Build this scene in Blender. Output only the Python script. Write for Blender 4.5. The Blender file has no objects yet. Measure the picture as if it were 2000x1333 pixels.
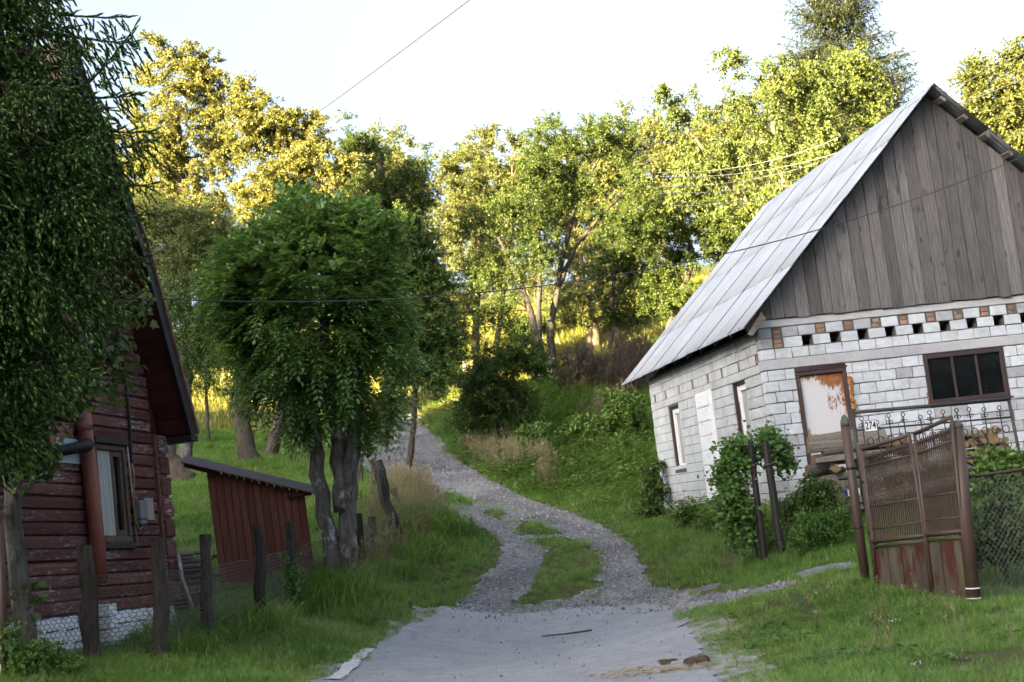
import bpy, math, random
import numpy as np
from mathutils import Vector, Matrix, Euler
R_ = math.radians
rng = np.random.default_rng(7)
random.seed(7)
scene = bpy.context.scene
COL = scene.collection

# ------------------------------------------------------------------ camera, sky, sun, exposure
CAM_Z, PITCH, ROLL, FPX = 1.55, R_(6.638), R_(6.673), 2778.0
FWD = np.array([0, math.cos(PITCH), math.sin(PITCH)])
UP0 = np.array([0, -math.sin(PITCH), math.cos(PITCH)])
RT0 = np.array([1.0, 0, 0])
RT = RT0 * math.cos(ROLL) - UP0 * math.sin(ROLL)
UP = UP0 * math.cos(ROLL) + RT0 * math.sin(ROLL)
cam_d = bpy.data.cameras.new('camera'); cam_d.lens = 50.0; cam_d.sensor_width = 36.0
cam_d.clip_end = 2000; cam_d.clip_start = 0.1
cam = bpy.data.objects.new('camera', cam_d); COL.objects.link(cam)
mw = Matrix.Identity(4)
for i, v in enumerate((RT, UP, -FWD)):
    for j in range(3): mw[j][i] = v[j]
mw[2][3] = CAM_Z
cam.matrix_world = mw
scene.camera = cam
cam_d.dof.use_dof = True; cam_d.dof.focus_distance = 19.5; cam_d.dof.aperture_fstop = 2.8

SUN_AZ, SUN_EL = 222.0, 14.0            # clockwise from +Y: low, behind the camera and to the left
world = bpy.data.worlds.new('World'); scene.world = world; world.use_nodes = True
wn = world.node_tree; wn.nodes.clear()
sky = wn.nodes.new('ShaderNodeTexSky'); sky.sky_type = 'NISHITA'; sky.sun_disc = False
sky.sun_elevation = R_(SUN_EL); sky.sun_rotation = R_(SUN_AZ)
sky.air_density = 1.0; sky.dust_density = 10.0; sky.ozone_density = 1.0
hs = wn.nodes.new('ShaderNodeHueSaturation'); hs.inputs['Saturation'].default_value = 0.6
bg = wn.nodes.new('ShaderNodeBackground'); bg.inputs['Strength'].default_value = 0.05
wo = wn.nodes.new('ShaderNodeOutputWorld')
wn.links.new(sky.outputs[0], hs.inputs['Color']); wn.links.new(hs.outputs[0], bg.inputs['Color'])
wn.links.new(bg.outputs[0], wo.inputs['Surface'])
sl = bpy.data.lights.new('sun', 'SUN'); sl.energy = 5.0; sl.angle = R_(0.5); sl.color = (1.0, 0.77, 0.38)
so = bpy.data.objects.new('sun', sl); COL.objects.link(so)
SDIR = Vector((math.sin(R_(SUN_AZ)) * math.cos(R_(SUN_EL)), math.cos(R_(SUN_AZ)) * math.cos(R_(SUN_EL)), math.sin(R_(SUN_EL))))
so.rotation_euler = SDIR.to_track_quat('Z', 'Y').to_euler(); so.location = (-40, -40, 60)
vs = scene.view_settings
vs.view_transform = 'Standard'; vs.look = 'None'; vs.gamma = 1.0; vs.use_curve_mapping = False
vs.exposure = 3.97
vs.use_white_balance = True; vs.white_balance_temperature = 6000; vs.white_balance_tint = 10

# ------------------------------------------------------------------ photograph pixel -> place in the world
def ray(px, py): return FWD * FPX + RT * (px - 1000) + UP * (666.5 - py)
ORG = np.array([0, 0, CAM_Z])
def at(px, py, Y):
    d = ray(px, py); return ORG + d * (Y / d[1])
def seen(p, m=0.2):                      # which points stand inside the view, with a margin
    q = p - ORG; k = q @ FWD
    x = (q @ RT) / np.maximum(k, .01) * FPX; y = (q @ UP) / np.maximum(k, .01) * FPX
    return (k > 1) & (abs(x) < 1000 * (1 + m) + 150) & (abs(y) < 667 * (1 + m) + 150)

# ------------------------------------------------------------------ objects and meshes
def tag(o, label=None, cat=None, group=None, kind=None):
    if label: o['label'] = label
    if cat: o['category'] = cat
    if group: o['group'] = group
    if kind: o['kind'] = kind
    return o
def thing(name, label, cat, loc=(0, 0, 0), rotz=0.0, group=None):
    o = bpy.data.objects.new(name, None); o.empty_display_size = .2
    COL.objects.link(o); o.location = Vector([float(c) for c in loc]); o.rotation_euler = (0, 0, rotz)
    return tag(o, label, cat, group)
def put(name, me, parent=None, loc=None, rot=None, scl=None):
    o = bpy.data.objects.new(name, me); COL.objects.link(o)
    if parent: o.parent = parent
    if loc is not None: o.location = [float(c) for c in loc]
    if rot is not None: o.rotation_euler = rot
    if scl is not None: o.scale = scl
    return o
class MB:
    def __init__(s): s.v = []; s.f = []; s.n = 0; s.tf = None
    def add(s, v, f):
        v = np.asarray(v, float)
        if s.tf is not None: v = s.tf(v)
        s.v.append(v); o = s.n; s.f += [tuple(int(i) + o for i in q) for q in f]; s.n += len(v); return s
    def hexa(s, c):                      # 8 corners: bottom 4 (ccw), top 4
        return s.add(c, [(3, 2, 1, 0), (4, 5, 6, 7), (0, 1, 5, 4), (1, 2, 6, 5), (2, 3, 7, 6), (3, 0, 4, 7)])
    def box(s, lo, hi, jit=0.0):
        (a, b, c), (d, e, f) = lo, hi
        v = np.array([(a, b, c), (d, b, c), (d, e, c), (a, e, c), (a, b, f), (d, b, f), (d, e, f), (a, e, f)], float)
        if jit: v += rng.uniform(-jit, jit, v.shape)
        return s.hexa(v)
    def cbox(s, lo, hi, ch=0.006, jit=0.0):   # box with chamfered edges
        lo = np.array(lo, float); hi = np.array(hi, float); v = []; idx = {}
        for ax in range(3):
            for sx in (0, 1):
                for sy in (0, 1):
                    for sz in (0, 1):
                        sg = (sx, sy, sz)
                        p = [(hi[k] if sg[k] else lo[k]) + (0 if k == ax else (-ch if sg[k] else ch)) for k in range(3)]
                        idx[(ax, sx, sy, sz)] = len(v); v.append(p)
        v = np.array(v)
        if jit:
            for sx in (0, 1):
                for sy in (0, 1):
                    for sz in (0, 1):
                        d = rng.uniform(-jit, jit, 3)
                        for ax in range(3): v[idx[(ax, sx, sy, sz)]] += d
        f = []
        for ax in range(3):
            b, c = (ax + 1) % 3, (ax + 2) % 3
            for sg in (0, 1):
                q = []
                for (i, j) in ((0, 0), (1, 0), (1, 1), (0, 1)):
                    k = [0, 0, 0]; k[ax] = sg; k[b] = i; k[c] = j; q.append(idx[(ax, *k)])
                f.append(q if sg else q[::-1])
        for ax in range(3):
            b, c = (ax + 1) % 3, (ax + 2) % 3
            for i in (0, 1):
                for j in (0, 1):
                    k0 = [0, 0, 0]; k0[b] = i; k0[c] = j; k1 = list(k0); k1[ax] = 1
                    q = [idx[(b, *k0)], idx[(b, *k1)], idx[(c, *k1)], idx[(c, *k0)]]
                    f.append(q if i != j else q[::-1])
        for sx in (0, 1):
            for sy in (0, 1):
                for sz in (0, 1):
                    t = [idx[(a, sx, sy, sz)] for a in range(3)]
                    f.append(t if (sx + sy + sz) % 2 else t[::-1])
        return s.add(v, f)
    def tube(s, path, rad, n=8, cap=True, wob=0.0):
        path = np.asarray(path, float); m = len(path)
        rad = np.full(m, rad, float) if np.isscalar(rad) else np.asarray(rad, float)
        tan = np.gradient(path, axis=0); tan /= np.linalg.norm(tan, axis=1)[:, None] + 1e-9
        ref = np.array([0, 0, 1.0]) if abs(tan[0][2]) < .8 else np.array([1.0, 0, 0])
        vs_ = []; ang = np.arange(n) * 2 * math.pi / n
        wv = 1 + (rng.uniform(-wob, wob, n) if wob else np.zeros(n))
        for i in range(m):
            a = np.cross(tan[i], ref); a /= np.linalg.norm(a) + 1e-9; b = np.cross(tan[i], a); ref = np.cross(a, tan[i])
            w = wv + (rng.uniform(-wob, wob, n) * .5 if wob else 0)
            vs_.append(path[i] + (np.cos(ang) * w)[:, None] * a * rad[i] + (np.sin(ang) * w)[:, None] * b * rad[i])
        f = [(i * n + k, (i + 1) * n + k, (i + 1) * n + (k + 1) % n, i * n + (k + 1) % n) for i in range(m - 1) for k in range(n)]
        if cap: f += [tuple(range(n)), tuple(range((m - 1) * n + n - 1, (m - 1) * n - 1, -1))]
        return s.add(np.concatenate(vs_), f)
    def prism(s, poly, y0, y1):          # polygon in x,z (counter-clockwise seen from -y) pushed from y0 to y1
        n = len(poly)
        v = [(x, y0, z) for x, z in poly] + [(x, y1, z) for x, z in poly]
        f = [tuple(range(n)), tuple(range(2 * n - 1, n - 1, -1))]
        f += [(i, i + n, (i + 1) % n + n, (i + 1) % n) for i in range(n)]
        return s.add(v, f)
    def mesh(s, name, mat, smooth=False):
        me = bpy.data.meshes.new(name)
        if s.v: me.from_pydata(np.concatenate(s.v).tolist(), [], s.f)
        for m in (mat if isinstance(mat, (list, tuple)) else [mat]): me.materials.append(m)
        if smooth: me.polygons.foreach_set('use_smooth', [True] * len(me.polygons))
        me.update(); return me
    def build(s, name, mat, parent=None, smooth=False): return put(name, s.mesh(name, mat, smooth), parent)
def raw_mesh(name, verts, faces, mat, smooth=False):     # faces: (n,k) array, all of k corners
    verts = np.asarray(verts, np.float32); faces = np.asarray(faces, np.int32); n, k = faces.shape
    me = bpy.data.meshes.new(name)
    me.vertices.add(len(verts)); me.vertices.foreach_set('co', verts.ravel())
    me.loops.add(n * k); me.loops.foreach_set('vertex_index', faces.ravel())
    me.polygons.add(n); me.polygons.foreach_set('loop_start', np.arange(0, n * k, k, dtype=np.int32))
    if smooth: me.polygons.foreach_set('use_smooth', np.ones(n, bool))
    me.materials.append(mat); me.update(calc_edges=True); return me
def nrm(v): return v / (np.linalg.norm(v, axis=-1, keepdims=True) + 1e-9)

# ------------------------------------------------------------------ materials
class N:
    """small node helper: every material is procedural"""
    def __init__(s, name, rough=.85, spec=.25):
        s.m = bpy.data.materials.new(name); s.m.use_nodes = True; s.t = s.m.node_tree
        s.b = s.t.nodes['Principled BSDF']; s.out = s.t.nodes['Material Output']
        s.b.inputs['Roughness'].default_value = rough; s.b.inputs['Specular IOR Level'].default_value = spec
        s._c = None
    def n(s, t, **kw):
        q = s.t.nodes.new(t)
        for k, v in kw.items(): setattr(q, k, v)
        return q
    def l(s, a, b): s.t.links.new(a, b)
    def coord(s, stretch=(1, 1, 1), world=False):
        if world:
            src = s.n('ShaderNodeNewGeometry').outputs['Position']
        else:
            if s._c is None:
                tc = s.n('ShaderNodeTexCoord'); oi = s.n('ShaderNodeObjectInfo')
                mu = s.n('ShaderNodeMath', operation='MULTIPLY'); mu.inputs[1].default_value = 37.0; s.l(oi.outputs['Random'], mu.inputs[0])
                ad = s.n('ShaderNodeVectorMath', operation='ADD'); s.l(tc.outputs['Object'], ad.inputs[0]); s.l(mu.outputs[0], ad.inputs[1])
                s._c = ad.outputs[0]
            src = s._c
        if stretch == (1, 1, 1): return src
        mp = s.n('ShaderNodeVectorMath', operation='MULTIPLY'); s.l(src, mp.inputs[0]); mp.inputs[1].default_value = stretch
        return mp.outputs[0]
    def noise(s, scale, detail=4, rough=.6, stretch=(1, 1, 1), world=False):
        q = s.n('ShaderNodeTexNoise'); q.inputs['Scale'].default_value = scale; q.inputs['Detail'].default_value = detail
        q.inputs['Roughness'].default_value = rough; s.l(s.coord(stretch, world), q.inputs['Vector']); return q.outputs['Fac']
    def vor(s, scale, feature='F1', stretch=(1, 1, 1), world=False, out='Distance'):
        q = s.n('ShaderNodeTexVoronoi', feature=feature); q.inputs['Scale'].default_value = scale
        s.l(s.coord(stretch, world), q.inputs['Vector']); return q.outputs[out]
    def ramp(s, fac, stops):
        q = s.n('ShaderNodeValToRGB'); e = q.color_ramp.elements
        while len(e) < len(stops): e.new(.5)
        for el, (p, c) in zip(e, stops):
            el.position = p; el.color = (*c, 1) if len(c) == 3 else c
        s.l(fac, q.inputs[0]); return q.outputs[0]
    def step(s, fac, a, b):
        q = s.n('ShaderNodeMapRange', clamp=True); q.inputs[1].default_value = a; q.inputs[2].default_value = b; s.l(fac, q.inputs[0]); return q.outputs[0]
    def mix(s, fac, a, b, mode='MIX'):
        q = s.n('ShaderNodeMix', data_type='RGBA', blend_type=mode)
        for sock, v in ((0, fac), (6, a), (7, b)):
            if hasattr(v, 'is_linked'): s.l(v, q.inputs[sock])
            elif sock == 0: q.inputs[0].default_value = v
            else: q.inputs[sock].default_value = (*v, 1)
        return q.outputs[2]
    def math(s, op, a, b=None):
        q = s.n('ShaderNodeMath', operation=op)
        for i, v in enumerate((a, b)):
            if v is None: continue
            if hasattr(v, 'is_linked'): s.l(v, q.inputs[i])
            else: q.inputs[i].default_value = v
        return q.outputs[0]
    def rnd(s): return s.n('ShaderNodeObjectInfo').outputs['Random']
    def vary(s, col, amt=.2):            # brightness differs from piece to piece
        q = s.n('ShaderNodeMapRange'); q.inputs[3].default_value = 1 - amt; q.inputs[4].default_value = 1 + amt; s.l(s.rnd(), q.inputs[0])
        h = s.n('ShaderNodeHueSaturation'); s.l(col, h.inputs['Color']); s.l(q.outputs[0], h.inputs['Value']); return h.outputs[0]
    def color(s, c): s.l(c, s.b.inputs['Base Color']); return s
    def bump(s, h, strength=.4, dist=.01):
        q = s.n('ShaderNodeBump'); q.inputs['Strength'].default_value = strength; q.inputs['Distance'].default_value = dist
        s.l(h, q.inputs['Height']); s.l(q.outputs[0], s.b.inputs['Normal']); return s
def simple(name, c0, c1, scale=8, stretch=(1, 1, 1), rough=.85, spec=.25, vary=.15, bump=.4, dist=.01, metal=0.0, world=False):
    a = N(name, rough, spec); f = a.noise(scale, 5, .62, stretch, world)
    c = a.ramp(f, [(.3, c0), (.7, c1)])
    if vary: c = a.vary(c, vary)
    a.color(c)
    if bump: a.bump(a.noise(scale * 3, 4, .65, stretch, world), bump, dist)
    a.b.inputs['Metallic'].default_value = metal
    return a.m

def leaf_mat(name, dark, mid, light, transl=.35, rough=.5, clump=.5, spec=.35):
    a = N(name, rough, spec)
    g = a.n('ShaderNodeNewGeometry')
    big = a.noise(clump, 2, .5, world=True)
    f = a.math('ADD', a.math('MULTIPLY', g.outputs['Random Per Island'], .6), a.math('MULTIPLY', big, .55))
    c = a.ramp(f, [(.25, dark), (.58, mid), (.9, light)])
    a.color(c)
    tr = a.n('ShaderNodeBsdfTranslucent'); ms = a.n('ShaderNodeMixShader'); ms.inputs[0].default_value = transl
    hc = a.n('ShaderNodeHueSaturation'); hc.inputs['Value'].default_value = 1.35; hc.inputs['Saturation'].default_value = 1.1; hc.inputs['Hue'].default_value = .485
    a.l(c, hc.inputs['Color']); a.l(hc.outputs[0], tr.inputs['Color'])
    a.l(a.b.outputs[0], ms.inputs[1]); a.l(tr.outputs[0], ms.inputs[2]); a.l(ms.outputs[0], a.out.inputs['Surface'])
    return a.m
def grass_mat(name, dark, mid, light, transl=.3):
    a = N(name, .36, .55)
    g = a.n('ShaderNodeNewGeometry')
    big = a.noise(.55, 3, .6, world=True)
    f = a.math('ADD', a.math('MULTIPLY', g.outputs['Random Per Island'], .5), a.math('ADD', a.math('MULTIPLY', a.rnd(), .25), a.math('MULTIPLY', a.step(big, .25, .75), .45)))
    c = a.ramp(f, [(.22, dark), (.58, mid), (.98, light)]); a.color(c)
    tr = a.n('ShaderNodeBsdfTranslucent'); ms = a.n('ShaderNodeMixShader'); ms.inputs[0].default_value = transl
    a.l(c, tr.inputs['Color']); a.l(a.b.outputs[0], ms.inputs[1]); a.l(tr.outputs[0], ms.inputs[2]); a.l(ms.outputs[0], a.out.inputs['Surface'])
    return a.m

MAT = {}
def m_concrete(name, lo, hi, spots=.0, vary=.1, dirt=.35):
    a = N(name, .9, .15)
    c = a.ramp(a.noise(2.2, 5, .65), [(.3, lo), (.7, hi)])
    c = a.mix(a.math('MULTIPLY', a.step(a.noise(60, 3, .7), .52, .72), .5), c, tuple(x * .55 for x in lo))
    c = a.mix(a.math('MULTIPLY', a.step(a.noise(1.1, 4, .6, (1.5, 1.5, .35), True), .55, .75), dirt), c, (.16, .15, .13))
    if name.startswith('block'):           # splash dirt and damp near the ground, smeared mortar
        g = a.n('ShaderNodeNewGeometry'); sp = a.n('ShaderNodeSeparateXYZ'); a.l(g.outputs['Position'], sp.inputs[0])
        zz = a.math('ADD', sp.outputs[2], a.math('MULTIPLY', a.noise(2.5, 4, .6, world=True), .9))
        c = a.mix(a.math('MULTIPLY', a.step(zz, 2.15, 1.55), .5), c, (.19, .18, .15))
        c = a.mix(a.math('MULTIPLY', a.step(a.noise(3.2, 5, .7, (1, 1, 2.2), True), .55, .66), .35), c, (.30, .30, .29))
    a.color(a.vary(c, vary)); a.bump(a.noise(90, 4, .7), .7, .012); return a.m
MAT['block'] = m_concrete('block_white', (.44, .465, .51), (.58, .605, .65), vary=.10, dirt=.45)
MAT['block_bare'] = m_concrete('block_bare', (.30, .31, .34), (.42, .43, .46), vary=.12)
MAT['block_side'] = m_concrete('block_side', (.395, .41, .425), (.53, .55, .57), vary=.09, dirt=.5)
MAT['mortar'] = m_concrete('mortar', (.07, .068, .066), (.15, .145, .14), vary=0)
MAT['beam'] = m_concrete('concrete_beam', (.33, .33, .35), (.44, .44, .46), vary=.05)
MAT['plinth'] = m_concrete('plinth', (.2, .19, .17), (.33, .31, .27), vary=.05, dirt=.6)
MAT['redbrick'] = simple('red_brick', (.22, .13, .09), (.34, .215, .15), 14, vary=.25, bump=.8)
def m_boards():
    a = N('weathered_board', .85, .2)
    f = a.noise(9, 6, .7, (7, 7, .3)); k = a.noise(3.2, 2, .5, (2.4, 2.4, 1))
    c = a.ramp(f, [(.28, (.056, .052, .053)), (.5, (.112, .105, .107)), (.75, (.19, .18, .182))])
    c = a.mix(a.math('MULTIPLY', a.step(k, .64, .72), .8), c, (.045, .036, .032))
    c = a.mix(a.math('MULTIPLY', a.step(a.noise(.8, 3, .6, (2, 2, .5)), .6, .75), .35), c, (.16, .13, .105))
    a.color(a.vary(c, .32)); a.bump(a.noise(14, 5, .7, (7, 7, .3)), .8, .01); return a.m
MAT['board'] = m_boards()
MAT['wood_grey'] = simple('grey_wood', (.06, .052, .045), (.2, .18, .16), 6, (5, 5, .5), vary=.25, bump=.8)
MAT['post'] = simple('old_post', (.016, .0135, .012), (.070, .061, .054), 9, (5, 5, .6), vary=.25, bump=1.0, dist=.02)
def m_metal_roof():
    a = N('galvanised_sheet', .5, .4)
    c = a.ramp(a.noise(.8, 5, .6, (1, 1, 1)), [(.3, (.30, .32, .36)), (.7, (.36, .38, .42))])
    c = a.mix(a.math('MULTIPLY', a.step(a.noise(3, 4, .7, (.4, 6, 6)), .58, .75), .4), c, (.40, .40, .40))
    c = a.mix(a.math('MULTIPLY', a.step(a.noise(11, 4, .7), .68, .76), .5), c, (.33, .30, .27))
    tc = a.n('ShaderNodeTexCoord'); sp = a.n('ShaderNodeSeparateXYZ'); a.l(tc.outputs['Object'], sp.inputs[0])
    wv = a.math('SINE', a.math('MULTIPLY', sp.outputs[0], 6.2832 / .125))
    c = a.mix(a.math('MULTIPLY', a.step(wv, .1, -.8), .15), c, (.17, .17, .18))          # valley shading painted in so the corrugation shows
    lap = a.math('MULTIPLY', a.step(sp.outputs[1], .075, .06), a.step(a.math('SINE', a.math('MULTIPLY', sp.outputs[0], 6.2832 / .25)), .2, .5))
    c = a.mix(a.math('MULTIPLY', a.math('MULTIPLY', lap, a.step(a.noise(9, 3), .5, .6)), .75), c, (.08, .07, .07))                            # dark dashes along each lap: nail row plus painted under-lap shadow
    a.color(a.vary(c, .04)); a.b.inputs['Metallic'].default_value = .1; return a.m
MAT['roof'] = m_metal_roof()
def m_red_paint():
    a = N('peeling_red_paint', .85, .15)
    base = a.ramp(a.noise(4, 4, .6, (.5, 4, 4)), [(.3, (.072, .032, .029)), (.7, (.135, .058, .051))])
    base = a.mix(a.math('MULTIPLY', a.step(a.noise(9, 4, .7, (.6, 9, 9)), .55, .75), .6), base, (.06, .025, .022))
    peel = a.math('MULTIPLY', a.noise(11, 7, .8, (.6, 4, 5)), a.math('ADD', a.math('MULTIPLY', a.noise(.9, 3, .6), .75), .65))
    c = a.mix(a.step(peel, .575, .66), base, (.32, .29, .29))
    c = a.mix(a.math('MULTIPLY', a.step(a.noise(14, 3, .7, (.25, 7, 7)), .66, .72), .8), c, (.02, .012, .011))
    a.color(a.vary(c, .3)); a.bump(a.noise(16, 6, .8, (.5, 6, 6)), .9, .012); return a.m
MAT['redwood'] = m_red_paint()
MAT['redwood_dark'] = simple('dark_red_boards', (.035, .010, .009), (.06, .017, .015), 6, (4, 1, 1), rough=.8, spec=.15, vary=.25)
MAT['shed'] = simple('shed_boards', (.072, .025, .017), (.13, .044, .028), 5, (5, 5, .4), rough=.75, vary=.16, bump=.5)
MAT['shed_roof'] = simple('shed_roof', (.045, .033, .040), (.075, .056, .066), 5, rough=.8, spec=.15, vary=.05)
def m_pipe(name, a0, a1, rust):
    a = N(name, .55, .4)
    c = a.ramp(a.noise(3, 5, .6), [(.3, a0), (.7, a1)])
    c = a.mix(a.step(a.noise(5, 6, .75), .58, .66), c, rust)
    a.color(a.vary(c, .06)); a.bump(a.noise(30, 4, .7), .3, .006); return a.m
MAT['redpipe'] = m_pipe('red_pipe', (.17, .055, .042), (.26, .085, .065), (.055, .03, .028))
MAT['gatepipe'] = m_pipe('gate_red_pipe', (.040, .026, .021), (.066, .037, .028), (.040, .034, .026))
MAT['gaterust'] = m_pipe('gate_rust', (.026, .018, .014), (.052, .031, .021), (.03, .031, .016))
MAT['ironblack'] = m_pipe('black_iron', (.012, .012, .014), (.028, .027, .028), (.06, .035, .025))
MAT['oldblack'] = m_pipe('black_burnt_post', (.005, .0045, .0045), (.012, .010, .010), (.035, .008, .009))
def m_gateboard():
    a = N('gate_board', .8, .2)
    c = a.ramp(a.noise(3, 5, .6, (5, 5, .5)), [(.3, (.038, .031, .023)), (.7, (.085, .072, .055))])
    c = a.mix(a.step(a.noise(2.2, 4, .6, (3, 3, .7)), .53, .6), c, (.055, .016, .013))
    c = a.mix(a.math('MULTIPLY', a.step(a.noise(3, 4, .6, (2, 2, .8)), .6, .7), .6), c, (.06, .062, .025))
    a.color(a.vary(c, .25)); a.bump(a.noise(18, 4, .7, (5, 5, .4)), .6); return a.m
MAT['gateboard'] = m_gateboard()
def m_rustdoor():
    a = N('rusty_white_door', .6, .35)
    tc = a.n('ShaderNodeTexCoord'); sp = a.n('ShaderNodeSeparateXYZ'); a.l(tc.outputs['Object'], sp.inputs[0])
    top = a.math('MULTIPLY', a.step(sp.outputs[2], 1.72, 1.93), .22); col = a.math('MULTIPLY', a.math('MULTIPLY', a.step(sp.outputs[0], .82, 1.0), a.step(sp.outputs[2], .95, 1.45)), .17)
    f = a.math('ADD', a.math('MULTIPLY', a.noise(13, 7, .8, (1.5, 1.5, .6)), .75), a.math('ADD', top, a.math('ADD', col, a.math('MULTIPLY', a.step(sp.outputs[0], 1.2, 1.26), .1))))
    c = a.mix(a.step(f, .535, .59), (.50, .49, .51), a.ramp(a.noise(11, 4), [(.35, (.13, .045, .015)), (.65, (.27, .11, .03))]))
    c = a.mix(a.math('MULTIPLY', a.step(a.noise(3, 3, .6, (2, 2, .5)), .6, .8), .35), c, (.34, .27, .24))
    a.color(c); a.bump(f, .3, .004); return a.m
MAT['rustdoor'] = m_rustdoor()
def m_whitedoor():
    a = N('white_door', .5, .4)
    f = a.noise(6, 5, .7, (.8, .8, 2.2))
    c = a.mix(a.step(f, .61, .64), (.70, .70, .73), (.13, .055, .03))
    a.color(c); return a.m
MAT['whitedoor'] = m_whitedoor()
MAT['rustframe'] = m_pipe('rusty_frame', (.034, .021, .022), (.055, .034, .033), (.13, .055, .02))
MAT['winframe'] = m_pipe('dark_frame', (.030, .020, .022), (.042, .028, .029), (.06, .032, .025))
MAT['white'] = simple('white_frame', (.62, .62, .64), (.74, .74, .76), 6, rough=.45, spec=.4, vary=.04, bump=.1)
MAT['whitewash'] = simple('whitewashed_brick', (.52, .53, .56), (.74, .75, .78), 5, rough=.9, vary=.08, bump=.7)
MAT['foam'] = simple('orange_foam', (.25, .085, .012), (.42, .18, .04), 20, vary=.1, bump=.9, dist=.02)
MAT['brass'] = simple('brass', (.30, .20, .08), (.42, .30, .13), 20, rough=.4, spec=.5, vary=0, bump=0)
def m_glass():
    a = N('dusty_glass', .05, .35)
    c = a.ramp(a.noise(4, 4, .6), [(.35, (.002, .003, .004)), (.7, (.007, .010, .011))])
    c = a.mix(a.math('MULTIPLY', a.step(a.vor(14), .10, .05), a.step(a.noise(3, 2), .5, .6)), c, (.2, .22, .23))
    a.color(c); r = a.step(a.noise(5, 4, .6), .2, .8); a.l(a.math('MULTIPLY', r, .12), a.b.inputs['Roughness']); return a.m
MAT['glass'] = m_glass()
MAT['curtain'] = simple('pale_curtain', (.24, .25, .24), (.38, .39, .38), 3, (12, 12, .3), vary=0, bump=.3)
MAT['brownframe'] = simple('brown_frame', (.045, .032, .025), (.11, .085, .065), 6, (4, 4, .6), vary=.1)
MAT['dark'] = simple('dark_trim', (.010, .010, .011), (.022, .021, .022), 8, rough=.5, vary=.1, bump=.1)
MAT['greyplastic'] = simple('grey_box', (.10, .11, .13), (.15, .16, .18), 8, rough=.5, vary=0, bump=.1)
MAT['bluesheet'] = simple('blue_sheet', (.28, .33, .40), (.40, .45, .52), 5, rough=.4, vary=0, bump=.2)
MAT['copper'] = simple('cable_tan', (.16, .085, .04), (.22, .12, .06), 8, rough=.6, vary=0, bump=0)
MAT['tile'] = simple('roof_tile', (.085, .05, .038), (.19, .115, .085), 6, vary=.2, bump=.7)
MAT['wire'] = simple('wire', (.03, .03, .032), (.05, .05, .052), 5, rough=.5, spec=.3, vary=0, bump=0)
MAT['palewire'] = simple('pale_wire', (.22, .22, .21), (.30, .30, .29), 5, rough=.4, spec=.5, vary=0, bump=0)
MAT['mesh_wire'] = simple('mesh_wire', (.07, .07, .07), (.13, .13, .135), 5, rough=.5, vary=0, bump=0)
MAT['mesh_dark'] = simple('mesh_wire_rusted', (.05, .046, .042), (.10, .09, .08), 5, rough=.6, vary=0, bump=0)
MAT['log_bark'] = simple('log_bark', (.04, .033, .027), (.36, .32, .27), 7, (1, 5, 5), vary=.3, bump=1.0, dist=.02)
MAT['log_end'] = simple('log_end', (.085, .052, .028), (.24, .155, .08), 5, vary=.25, bump=.4)
MAT['plank'] = simple('old_plank', (.07, .06, .05), (.17, .15, .13), 6, (.6, 5, 5), vary=.25, bump=.7)
MAT['birchstick'] = simple('pale_stick', (.16, .15, .14), (.36, .34, .33), 14, vary=.1)
MAT['blue'] = simple('plate_blue', (.02, .05, .32), (.03, .07, .4), 5, rough=.4, vary=0, bump=0)
MAT['platered'] = simple('plate_red', (.45, .02, .03), (.55, .03, .04), 5, rough=.4, vary=0, bump=0)
MAT['stone'] = simple('stone', (.10, .10, .105), (.33, .33, .34), 20, vary=.45, bump=.5)
MAT['bigstone'] = simple('big_stone', (.03, .03, .032), (.075, .073, .07), 6, vary=.2, bump=.8)
MAT['dung'] = simple('dung', (.03, .018, .01), (.075, .045, .025), 12, vary=.2, bump=1)
MAT['straw'] = simple('straw', (.22, .17, .09), (.42, .34, .2), 10, vary=.3, bump=0)
def m_bark(name, lo, hi, moss=.0, lichen=.0, white_to=None):
    a = N(name, .9, .15)
    c = a.ramp(a.noise(6, 5, .7, (3, 3, .8)), [(.3, lo), (.7, hi)])
    if lichen: c = a.mix(a.math('MULTIPLY', a.step(a.noise(5, 5, .7, (1, 1, .6)), .54, .64), lichen), c, (.36, .36, .37))
    if moss: c = a.mix(a.math('MULTIPLY', a.step(a.noise(3.2, 5, .7), .52, .66), moss), c, (.035, .032, .012))
    if white_to:
        g = a.n('ShaderNodeTexCoord'); sp = a.n('ShaderNodeSeparateXYZ'); a.l(g.outputs['Object'], sp.inputs[0])
        z = a.math('ADD', sp.outputs[2], a.math('MULTIPLY', a.noise(9, 3), .25))
        w = a.math('MULTIPLY', a.step(z, white_to + .14, white_to + .1), a.step(a.noise(7, 5, .7), .62, .5))
        c = a.mix(w, c, (.6, .6, .6))
    a.color(c); a.bump(a.noise(14, 5, .7, (3, 3, .8)), 1.0, .03); return a.m
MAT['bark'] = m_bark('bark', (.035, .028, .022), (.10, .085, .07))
MAT['bark_lit'] = m_bark('bark_tan', (.06, .048, .036), (.15, .12, .09))  # lighter copy of bark for sunlit trunks, sunlight put into the colour
MAT['bark_ash'] = m_bark('bark_mossy', (.04, .036, .031), (.15, .14, .13), moss=.7, lichen=.9)
MAT['bark_white'] = m_bark('bark_whitewashed', (.03, .027, .024), (.085, .075, .066), white_to=.75)
MAT['bark_spruce'] = m_bark('bark_spruce', (.03, .024, .02), (.075, .06, .05))
MAT['bark_grey'] = m_bark('bark_grey', (.035, .032, .03), (.13, .12, .115), lichen=.3)
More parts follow.
